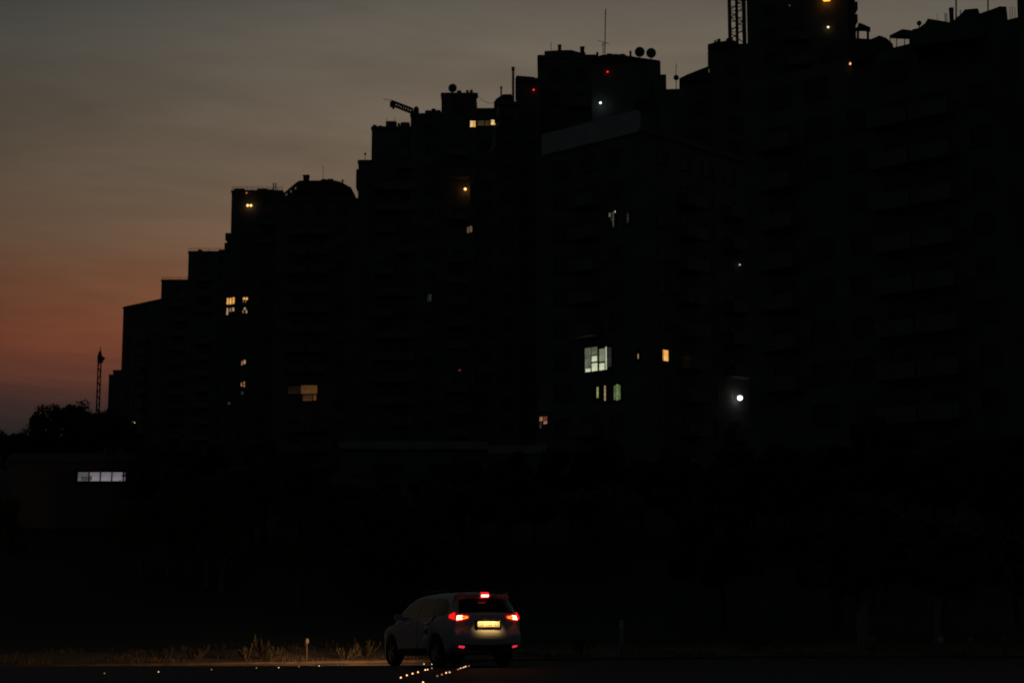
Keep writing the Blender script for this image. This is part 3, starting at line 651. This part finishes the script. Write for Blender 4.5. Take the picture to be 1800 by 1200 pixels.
def nrm(i):
    a, b = SIL[(i-1) % NS], SIL[(i+1) % NS]; dx_, dz_ = b[0]-a[0], b[1]-a[1]; l = math.hypot(dx_, dz_) or 1
    return (-dz_/l, dx_/l)
def crown(i):
    if i < len(REAR): return .07
    if i < len(REAR)+len(TOP): return .055 if SIL[i][1] > 1.2 else .10
    return .0
def rib(fi, s, off=0.0):
    i = int(fi); t = fi-i; r = []
    for k in (i % NS, (i+1) % NS):
        n = nrm(k); c = crown(k)*abs(s)**3 - off; x, z = SIL[k]
        r.append(Vector((x-n[0]*c, s*(Wd(x, z)-.035), z-n[1]*c)))
    return r[0].lerp(r[1], t)
RC = Vector((at(858, 1100, 40).x, 40.0, 0)); TH = R(25); hd = Vector((-math.sin(TH), math.cos(TH), 0))
cc = RC + hd*2.32
zr, zf = [road_z((cc+hd*s).x, (cc+hd*s).y)+.006 for s in (-1.33, 1.38)]
car = thing('car', 'white sport utility car with glowing red tail lights turning away on the road', 'car', (cc.x, cc.y, (zr+zf)/2+.0), R(90)+TH)
car.scale = (1.04, 1.03, 1.0); car.rotation_euler = (0, -math.atan2(zf-zr, 2.71), R(90)+TH)
S = [-1, -.92, -.8, -.6, -.3, 0, .3, .6, .8, .92, 1]
bm = B()
rings = [[bm.verts.new(rib(i, s)) for s in S] for i in range(NS)]
for i in range(NS):
    for k in range(len(S)-1):
        bm.faces.new((rings[i][k], rings[i][k+1], rings[(i+1) % NS][k+1], rings[(i+1) % NS][k])).smooth = True
for sd, k in ((-1, 0), (1, len(S)-1)):
    edge = [rings[i][k] for i in range(NS)]
    inn = []
    for i in range(NS):
        n = nrm(i); p = edge[i].co; inn.append(bm.verts.new((p.x-n[0]*.035, p.y, p.z-n[1]*.035)))
    for i in range(NS): bm.faces.new((edge[i], edge[(i+1) % NS], inn[(i+1) % NS], inn[i])).smooth = True
    fc = bm.faces.new(inn); bmesh.ops.recalc_face_normals(bm, faces=[fc])
    ff = bmesh.ops.triangulate(bm, faces=[fc])['faces']
    geo = set(ff) | {e for f in ff for e in f.edges} | {v for f in ff for v in f.verts}
    for ax, vals in ((2, (.4, .55, .7, .85, .95, 1.05, 1.12, 1.25, 1.4, 1.55)), (0, (-2.0, -1.6, -1.0, -.4, .2, .8, 1.3, 1.8, 2.05))):
        for v_ in vals:
            n = [0, 0, 0]; n[ax] = 1; c0_ = [0, 0, 0]; c0_[ax] = v_
            res = bmesh.ops.bisect_plane(bm, geom=[g for g in geo if g.is_valid], plane_co=c0_, plane_no=n)
            geo = set(res['geom']) | set(res['geom_cut'])
    for g in geo:
        if isinstance(g, bmesh.types.BMVert) and g.is_valid: g.co.y = sd*Wd(g.co.x, g.co.z)
        if isinstance(g, bmesh.types.BMFace) and g.is_valid: g.smooth = True
obj('body', bm, M_paint, car)
def patch(name, i0, i1, s0, s1, m, off=.008, th=.03, ni=4, ns=8, parent=None, taper=None):
    """panel lying on the rear/top skin between silhouette stations, with thickness"""
    bm = B(); g = []
    for oo in (off, off-th):
        q = []
        for a_ in range(ni+1):
            row = []
            for c_ in range(ns+1):
                f_ = a_/ni; s = s0+(s1-s0)*c_/ns
                fi = i0+(i1-i0)*f_
                if taper: fi = (i0+i1)/2 + (fi-(i0+i1)/2)*taper(c_/ns)
                row.append(bm.verts.new(rib(fi, s, oo)))
            q.append(row)
        g.append(q)
    for q in g:
        for a_ in range(ni):
            for c_ in range(ns): bm.faces.new((q[a_][c_], q[a_][c_+1], q[a_+1][c_+1], q[a_+1][c_])).smooth = True
    A_, B_ = g
    for a_ in range(ni):
        for c_ in (0, ns): bm.faces.new((A_[a_][c_], A_[a_+1][c_], B_[a_+1][c_], B_[a_][c_]))
    for c_ in range(ns):
        for a_ in (0, ni): bm.faces.new((A_[a_][c_], A_[a_][c_+1], B_[a_][c_+1], B_[a_][c_]))
    return obj(name, bm, m, parent or car)
def sidepanel(name, pts, m, off=.008, parent=None, sides=(-1, 1)):
    for sd in sides:
        bm = B(); f_ = bm.faces.new([bm.verts.new((x, 0, z)) for x, z in pts])
        ff = bmesh.ops.triangulate(bm, faces=[f_])['faces']
        for ax, vals in ((2, (.4, .55, .7, .85, .95, 1.05, 1.12, 1.25, 1.4, 1.55)), (0, (-2.0, -1.6, -1.0, -.4, .2, .8, 1.3, 1.8))):
            for v_ in vals:
                n = [0, 0, 0]; n[ax] = 1; c0_ = [0, 0, 0]; c0_[ax] = v_
                bmesh.ops.bisect_plane(bm, geom=bm.verts[:]+bm.edges[:]+bm.faces[:], plane_co=c0_, plane_no=n)
        for v in bm.verts: v.co.y = sd*(Wd(v.co.x, v.co.z)+off)
        ex = bmesh.ops.extrude_face_region(bm, geom=bm.faces[:])
        bmesh.ops.translate(bm, vec=(0, -sd*.025, 0), verts=[v for v in ex['geom'] if isinstance(v, bmesh.types.BMVert)])
        yield obj(name, bm, m, parent or car)
rear_glass = patch('rear_window', 9.1, 11.0, -.93, .93, M_cglass)
patch('windscreen', len(REAR)+4.3, len(REAR)+6.95, -.93, .93, M_cglass)
patch('bumper_skirt', 0.05, 1.75, -.96, .96, M_black, .012)
patch('number_plate_recess', 5.2, 6.9, -.42, .42, M_black, .006, .02)
patch('chrome_strip', 4.55, 4.95, -.34, .42, M_chrome, .014)
patch('spoiler', 12.6, 13.9, -.95, .95, M_paint, .03, .05)
list(sidepanel('side_window', [(-1.86, 1.25), (-1.75, 1.17), (-1.2, 1.15), (-1.2, 1.55), (-1.5, 1.54), (-1.72, 1.45)], M_cglass))
list(sidepanel('side_window', [(-1.14, 1.15), (-.32, 1.13), (-.32, 1.58), (-1.14, 1.56)], M_cglass))
list(sidepanel('side_window', [(-.26, 1.13), (.95, 1.12), (.62, 1.36), (.30, 1.55), (.1, 1.58), (-.26, 1.58)], M_cglass))
list(sidepanel('sill_cladding', [(-.85, .27), (.88, .27), (.84, .42), (-.82, .42)], M_black, .012))
for x in (-.95, .12): list(sidepanel('door_handle', [(x, .985), (x+.2, .985), (x+.2, 1.02), (x, 1.02)], M_chrome, .025))
for x in (-1.17, -.29): list(sidepanel('door_seam', [(x, .44), (x+.012, .44), (x+.012, 1.12), (x, 1.12)], M_black, .004))
for sd in (-1, 1):
    bm = B(); box(bm, (.62, sd*1.0, 1.16), (.16, .2, .14)); bmesh.ops.bevel(bm, geom=bm.edges[:], offset=.03, segments=2, affect='EDGES'); bar(bm, (.68, sd*.86, 1.12), (.66, sd*.95, 1.13), .025); obj('wing_mirror', bm, M_paint, car)
    bm = B(); bar(bm, (-1.6, sd*.60, 1.735), (.15, sd*.60, 1.735), .018, 8)
    for x in (-1.6, -.7, .15): bar(bm, (x, sd*.60, 1.66), (x, sd*.60, 1.735), .02, 6)
    obj('roof_rail', bm, M_black, car)
    for x in (-1.33, 1.38):
        wh = bpy.data.objects.new('wheel', None); COL.objects.link(wh); wh.parent = car; wh.location = (x, sd*.79, .35); wh.rotation_euler = (R(-90)*sd, 0, 0); wh.empty_display_size = .1
        bm = B(); lathe(bm, [(.23, -.1), (.32, -.11), (.35, -.07), (.35, .07), (.32, .11), (.23, .1), (.23, -.1)], 28); obj('tyre', bm, M_tyre, wh)
        bm = B(); lathe(bm, [(.225, .03), (.24, .095), (.225, .095), (.2, .05), (.02, .05)], 24)
        for k in range(5):
            a_ = k*2*math.pi/5; box(bm, (.12*math.cos(a_), .12*math.sin(a_), .075), (.22, .06, .04), Matrix.Rotation(a_, 3, 'Z'))
        obj('rim', bm, M_rim, wh)
    # tail lights
    s0, s1 = sd*.62, sd*1.0
    tl = patch('tail_light', 6.95, 8.6, s0, s1, E_redhi, .012, .03, 3, 8, taper=lambda u: .35+.65*min(1, u*1.6))
    patch('lens_amber', 7.25, 8.05, sd*.66, sd*.84, E_amb, .020, .02, 2, 5, parent=tl, taper=lambda u: .45+.55*u)
    patch('lens_dark', 7.55, 7.8, sd*.74, sd*.86, E_redhi, .024, .02, 2, 4, parent=tl)
    patch('bulb', 7.1, 8.35, sd*.82, sd*.99, E_core, .022, .02, 3, 4, parent=tl, taper=lambda u: .8+.2*u)
    for o in sidepanel('side_lens', [(-2.17, 1.06), (-1.98, 1.10), (-1.96, 1.17), (-2.12, 1.22), (-2.18, 1.14)], E_redhi, .012, parent=tl, sides=(sd,)): pass
    patch('bumper_reflector', .75, 1.35, sd*.78, sd*.95, E_refl, .026, .02, 2, 4)
    # headlight
    hl = patch('headlight', len(REAR)+10.9, len(REAR)+12.1, sd*.55, sd*.98, mat('headlight_lens', (.6, .6, .6), .1, noise=0, emit=(1, .85, .6), es=2.0), .012)
    l = bpy.data.lights.new('headlight_beam', 'SPOT'); l.energy = 560; l.color = (1, .60, .30); l.spot_size = R(96); l.spot_blend = 1.0; l.shadow_soft_size = .06
    lo = bpy.data.objects.new('headlight_beam', l); COL.objects.link(lo); lo.parent = car; lo.location = (2.36, sd*.66, .78)
    lo.rotation_euler = Vector((1, .42, -.26)).to_track_quat('-Z', 'Y').to_euler()
hb = patch('high_brake_light', 12.5, 14.4, -.17, .17, E_red, .045, .03)
patch('brake_bar', 13.1, 13.6, -.155, .155, E_cbar, .055, .02, parent=hb)
# number plate, with indistinct dark strokes, lit by two plate lamps
pc = rib(6.0, 0, .03)
pl = bpy.data.objects.new('number_plate', None); COL.objects.link(pl); pl.parent = car; pl.location = pc; pl.rotation_euler = (0, R(4), 0); pl.empty_display_size = .05
bm = B(); box(bm, (0, .0, .02), (.012, .54, .13)); obj('plate', bm, mat('plate_reflective', (.85, .80, .60), .5, noise=.04, scale=20), pl)
rng = random.Random(5); bm = B()
for k, y in enumerate((-.21, -.155, -.06, -.005, .05, .145, .20)):
    for z, dz, ww in ((.05, .012, .034), (-.012, .012, .034), (.02, .06, .012)):
        if rng.random() < .8: box(bm, (-.009, y+(rng.choice((-1, 1))*.014 if ww < .02 else 0), z), (.004, ww, dz))
obj('character_strokes', bm, mat('plate_ink', (.30, .22, .10), .6, noise=0), pl)
l = bpy.data.lights.new('plate_lamp', 'AREA'); l.shape = 'RECTANGLE'; l.size = .5; l.size_y = .03; l.energy = .8; l.spread = R(85); l.color = (1, .62, .22)
lo = bpy.data.objects.new('plate_lamp', l); COL.objects.link(lo); lo.parent = pl; lo.location = (-.07, 0, .125)
lo.rotation_euler = (Matrix.Rotation(R(-90), 3, 'Z') @ Matrix.Rotation(R(30), 3, 'X')).to_euler()
for (y, z, fi) in ((.60, .86, 5.0),): pass
patch('bumper_trim', 4.2, 4.5, .80, .86, M_chrome, .02, .02, 1, 2); patch('bumper_trim', 1.9, 2.1, .82, .88, M_chrome, .02, .02, 1, 2)

# ------------------------------------------------------------------ road studs
def road_hit(px, py):
    d = 36.0
    for _ in range(30):
        a, b_ = (px-CX)/F, (CY-py)/F; ry_, rz_ = cp-b_*sp_, sp_+b_*cp; x = a*d/ry_
        d = (CAMH-road_z(x, d)-.03)*ry_/(-rz_)
    return Vector((a*d/ry_, d, road_z(a*d/ry_, d)+.004))
M_stud = mat('stud_body', (.25, .25, .25), .5, noise=.2, scale=20)
E_st = [mat('stud_lens_glow_%d' % i, (.4, .3, .2), .3, noise=0, emit=c, es=e) for i, (c, e) in enumerate((((1, .46, .18), 2.0), ((1, .52, .28), 1.2), ((1, .36, .2), .5), ((.9, .95, .6), .8), ((1, .6, .35), .28)))]  # lens emission stands in for headlight glare thrown back by the studs
def stud(px, py, k, label, sc=1.0):
    p = road_hit(px, py); t = thing('road_stud', label, 'road stud', p, 0, label)
    bm = B(); poly_prism(bm, [(-.055*sc, -.05, 0), (.055*sc, -.05, 0), (.055*sc, .05, 0), (-.055*sc, .05, 0)], (0, 0, .012))
    poly_prism(bm, [(-.045*sc, -.03, .012), (-.045*sc, .03, .012), (-.04*sc, .02, .06*sc), (-.04*sc, -.02, .06*sc)], (.09*sc, 0, 0)); obj('housing', bm, M_stud, t)
    bm = B(); lathe(bm, [(.032*sc, 0), (.03*sc, .012), (.012*sc, .02)], 12, Matrix.Translation((.004, -.032, .036*sc)) @ Matrix.Rotation(R(80), 4, 'X') @ Matrix.Diagonal((.8, 1.1, 1, 1)))
    obj('lens', bm, E_st[k], t)
L1 = 'amber road stud with emissive lens in the dotted line nearer the left verge'
for (x, y, k) in ((704.5, 1190, 0), (715, 1186, 0), (725, 1183, 0), (734.5, 1180.5, 0), (747.5, 1176.5, 0), (751.5, 1176, 1), (759, 1173.5, 4), (743.5, 1198.5, 0)): stud(x, y, k, L1, .66)
L2 = 'amber road stud with emissive lens in the dotted line behind the car bumper'
for (x, y, k) in ((768.5, 1187, 4), (776.5, 1184.5, 2), (784, 1181.5, 0), (790, 1180.5, 1), (805, 1175.5, 2), (809.5, 1173.5, 1), (814.5, 1172, 1), (818, 1170.5, 0), (824, 1169.5, 4)): stud(x, y, k, L2, .62)
L3 = 'small road stud with emissive lens in the row along the road edge ahead of the car'
for (x, y, k) in ((184, 1182, 4), (279, 1179.5, 1), (372, 1175.5, 4), (451, 1172.5, 4), (490, 1172, 1), (525.5, 1170.5, 4), (561, 1169.2, 1), (594, 1167.5, 4), (623.5, 1167, 0), (654, 1166.5, 1), (681, 1166.2, 4)): stud(x, y, k, L3, .5)
L4 = 'small road stud with emissive lens under the side of the white car'
for (x, y, k) in ((745, 1166, 3), (759, 1166.2, 3), (771.5, 1166.3, 2)): stud(x, y, k, L4, .6)

# ------------------------------------------------------------------ verge, grass, weeds
M_grass = mat('dry_grass', (.12, .08, .04), .9, noise=.4, scale=2)
M_weed = mat('weed_leaf', (.08, .06, .03), .85, noise=.3, scale=5)
rng = random.Random(3)
def blade(vs_, fs_, x, y, z, h, wd_, lean):
    a_ = rng.uniform(0, 6.28); c_, s_ = math.cos(a_)*wd_, math.sin(a_)*wd_; lx, ly = math.cos(a_+1.3)*lean, math.sin(a_+1.3)*lean
    i = len(vs_); vs_ += [(x-c_, y-s_, z-.02), (x+c_, y+s_, z-.02), (x+c_*.6+lx*.4, y+s_*.6+ly*.4, z+h*.6), (x-c_*.6+lx*.4, y-s_*.6+ly*.4, z+h*.6), (x+lx, y+ly, z+h)]
    fs_ += [(i, i+1, i+2, i+3), (i+3, i+2, i+4)]
vs_, fs_ = [], []
for _ in range(16000):
    x = rng.uniform(-22, 24); y = VERGE+.2+abs(rng.gauss(0, 2.6))
    if rng.random() > .45+.55*math.sin(x*1.7+1.3*math.sin(y*.9)): continue
    blade(vs_, fs_, x, y, ground_z(x, y), rng.uniform(.03, .13)*(1+.5*math.sin(x*.8)**2), .008, rng.uniform(0, .1))
me = bpy.data.meshes.new('grass'); me.from_pydata(vs_, [], fs_); me.materials.append(M_grass)
o = bpy.data.objects.new('grass', me); COL.objects.link(o); o['kind'] = 'stuff'; o['label'] = 'dry brown grass along the roadside verge'
def weed(px, d, h, sp2, n, label, group=None):
    x = (px-CX)/F*d*1.0; z = ground_z(x, d); t = thing('weed_plant', label, 'plant', (x, d, z), 0, group)
    vs_, fs_ = [], []; bm = B()
    for _ in range(n):
        a_ = rng.uniform(0, 6.28); r_ = sp2*rng.random()**.6; tx, ty, tz = math.cos(a_)*r_, math.sin(a_)*r_, h*rng.uniform(.4, 1)
        bar(bm, (tx*.2, ty*.2, -.03), (tx, ty, tz), .009, 4, .004)
        for k in range(10):
            f_ = rng.uniform(.3, 1); blade(vs_, fs_, tx*(.2+.8*f_), ty*(.2+.8*f_), tz*f_, rng.uniform(.05, .13), .022, rng.uniform(.02, .1))
    obj('stem', bm, M_weed, t)
    me = bpy.data.meshes.new('leaves'); me.from_pydata(vs_, [], fs_); me.materials.append(M_weed); obj('leaves', me, None, t)
weed(440, 49.2, .45, .45, 12, 'bushy dry weed on the verge beside the tall upright weed')
weed(468, 49.6, .75, .35, 12, 'tall upright weed on the lit verge')
weed(490, 48.9, .35, .35, 9, 'small low weed on the lit verge near the marker stake')
weed(352, 49.5, .32, .5, 10, 'low dry weed alone on the dim end of the lit verge')
weed(612, 49.0, .3, .4, 10, 'low dry weed on the brightest verge by the car bonnet')
weed(646, 49.6, .48, .45, 14, 'dense dry shrub just ahead of the car bonnet')
weed(1022, 49.5, .55, .7, 14, 'low dark scrub behind the car near the grey bollard')
weed(1310, 50.5, .6, .8, 14, 'low dark scrub on the verge between bollard and whitewashed trees')
# marker stake
x = (545-CX)/F*48.8; t = thing('marker_stake', 'thin verge stake with a small round head', 'stake', (x, 48.8, ground_z(x, 48.8)))
bm = B(); bar(bm, (0, 0, -.1), (0, 0, .46), .018, 6); obj('post', bm, mat('stake_wood', (.16, .12, .08), .8), t)
bm = B(); lathe(bm, [(.01, -.09), (.05, -.06), (.06, 0), (.05, .06), (.01, .09)], 10, Matrix.Translation((0, 0, .53))); obj('head', bm, mat('stake_head', (.24, .18, .12), .7), t)
# bollard and reflector posts on the right
x = (1090-CX)/F*49.3; t = thing('bollard', 'slim pale bollard on the verge behind the car', 'bollard', (x, 49.3, ground_z(x, 49.3)))
bm = B(); lathe(bm, [(.06, -.1), (.06, .92), (.045, .97), (.01, .99)], 14); obj('post', bm, mat('bollard_grey', (.40, .40, .39), .6), t)
bm = B(); lathe(bm, [(.064, .78), (.064, .86)], 14); obj('band', bm, M_pale, t)
M_ro = mat('reflector_orange', (.55, .22, .08), .3, noise=0)
for (px, dd, lb) in ((1524, 48.7, 'short guide post with dull orange reflector by the upright whitewashed tree'), (1642, 48.6, 'short guide post with pale dull reflector by the leaning whitewashed tree'), (1694, 48.6, 'short guide post with orange reflector, middle one of the three beyond the leaning tree'), (1753, 48.5, 'short guide post with orange reflector farthest from the white car')):
    x = (px-CX)/F*dd; t = thing('guide_post', lb, 'guide post', (x, dd, ground_z(x, dd)), 0, 'guide posts on the verge')
    bm = B(); box(bm, (0, 0, .18), (.09, .06, .56)); obj('post', bm, M_conc, t)
    bm = B(); lathe(bm, [(.09, 0), (.085, .02), (.02, .03)], 14, Matrix.Translation((0, -.03, .42)) @ Matrix.Rotation(R(90), 4, 'X')); obj('reflector', bm, M_ro if px != 1642 else M_pale, t)

# ------------------------------------------------------------------ trees on the bank
M_bark = mat('bark', (.10, .08, .06), .95, noise=.4, scale=6, bump=.3)
M_leafs = [mat('leaf_%d' % i, c, .7, noise=.35, scale=3) for i, c in enumerate(((.05, .075, .03), (.06, .08, .035), (.045, .06, .03)))]
def tree_meshes(seed, h, rad, trunk_h, n, m):
    g = random.Random(seed); bm = B()
    pts = [Vector((0, 0, -.3)), Vector((g.uniform(-.1, .1), g.uniform(-.1, .1), trunk_h*.5)), Vector((g.uniform(-.2, .2), g.uniform(-.2, .2), trunk_h)), Vector((g.uniform(-.3, .3), g.uniform(-.3, .3), h*.75))]
    rr = [.17, .13, .11, .03]
    for i in range(3): bar(bm, pts[i], pts[i+1], rr[i], 8, rr[i+1])
    cl = []
    for k in range(20):
        a_ = g.uniform(0, 6.28); f_ = g.uniform(.15, 1); zz = trunk_h+(h-trunk_h)*f_*.9; rr_ = rad*g.uniform(.35, 1)*math.sqrt(max(.1, 1-(f_*1.0-.35)**2*1.3))
        c = Vector((math.cos(a_)*rr_, math.sin(a_)*rr_, zz)); cl.append((c, rad*g.uniform(.2, .42)))
        bar(bm, pts[2].lerp(pts[3], g.uniform(0, .7)), c, .045, 5, .012)
    trunk = mesh_of('trunk', bm, M_bark)
    vs, fs = [], []
    for _ in range(n):
        c, r_ = g.choice(cl); v = Vector((g.gauss(0, 1), g.gauss(0, 1), g.gauss(0, .8))); v = v.normalized()*r_*g.random()**.45; p = c+v
        u = Vector((g.gauss(0, 1), g.gauss(0, 1), g.gauss(0, 1))).normalized(); w2 = u.orthogonal().normalized(); s = g.uniform(.05, .11)
        i = len(vs); vs += [p-u*s*1.5, p+w2*s*.7, p+u*s*1.5, p-w2*s*.7]; fs.append((i, i+1, i+2, i+3))
    me = bpy.data.meshes.new('crown'); me.from_pydata(vs, [], fs); me.materials.append(m)
    return trunk, me
KINDS = [tree_meshes(s, h, r_, th, n, M_leafs[i]) for i, (s, h, r_, th, n) in enumerate(((4, 4.6, 1.7, 1.5, 7000), (7, 3.8, 2.0, 1.0, 7000), (9, 5.4, 1.5, 1.8, 7000)))]
def tree(k, x, y, sc, rz, label, group=None):
    t = thing('tree', label, 'tree', (x, y, ground_z(x, y)), rz, group); t.scale = (sc, sc, sc)
    obj('trunk', KINDS[k][0], None, t); obj('crown', KINDS[k][1], None, t); return t
GL = 'dark leafy tree on the unlit bank between road and apartment blocks'
rng = random.Random(21)
for i in range(26):
    y = rng.uniform(56, 84); x = (rng.uniform(-60, 1860)-CX)/F*y
    px = CX+x/y*F; sc = rng.uniform(.75, 1.05)
    if px < 760: y = rng.uniform(70, 80); x = (px-CX)/F*y; sc = min(sc, .72 if 60 < px < 300 else .9)
    tree(i % 3, x, y, sc, rng.uniform(0, 6.28), GL, 'trees on the dark bank')
GU = 'dark tree in the upper row at the foot of the apartment blocks'
for i in range(34):
    px = 300+i*46+rng.uniform(-18, 18); y = rng.uniform(84, 92); x = (px-CX)/F*y
    tree((i*2+i//5) % 3, x, y, rng.uniform(.85, 1.15) if not 560 < px < 990 else rng.uniform(.62, .78), rng.uniform(0, 6.28), GU, 'upper row of dark trees')
# skyline trees at far left
for (px, yt, d, k, sc, lb) in ((8, 764, 150, 1, .8, 'low far bushy tree on the skyline farthest from the crane'), (46, 762, 152, 1, .75, 'low far bushy tree on the skyline next to the taller dark clump'), (88, 724, 150, 0, 1.0, 'dark rounded tree on the far skyline at the clump edge'), (118, 712, 151, 0, 1.1, 'tallest rounded tree of the far skyline clump'), (146, 716, 149, 2, .9, 'narrow dark tree of the skyline clump next to the crane'), (172, 730, 147, 1, .8, 'wide low tree in front of the crane mast foot'), (205, 730, 146, 1, .9, 'wide low tree in front of the small stepped tower')):
    p = at(px, yt, d); hh = (4.6, 3.8, 5.4)[k]*sc*.98; t = tree(k, p.x, d, sc, px*.7, lb); t.location.z = p.z-hh
    g0 = ground_z(p.x, d)
    if t.location.z > g0:      # stands on the rise behind: stretch down to the ground
        f_ = (p.z-g0)/((4.6, 3.8, 5.4)[k]*.98); t.location.z = g0; t.scale = (sc*1.15, sc*1.15, f_)
# whitewashed trees on the verge, right
M_white = mat('whitewash', (.27, .27, .255), .95, noise=.2, scale=5)
for (px, d, k, ln, lb) in ((1508, 51.5, 2, 0, 'upright roadside tree with a whitewashed trunk'), (1470, 52.5, 0, .13, 'leaning roadside tree with a whitewashed trunk')):
    if ln: px = 1640
    x = (px-CX)/F*d; t = tree(k, x, d, .85, 1.0, lb)
    t.rotation_euler = (0, ln*1.3, 1.0)
    bm = B(); bar(bm, (0, 0, -.1), (0, 0, 1.5), .20, 10, .185); obj('whitewashed_bark', bm, M_white, t)
    t.location.z += .02
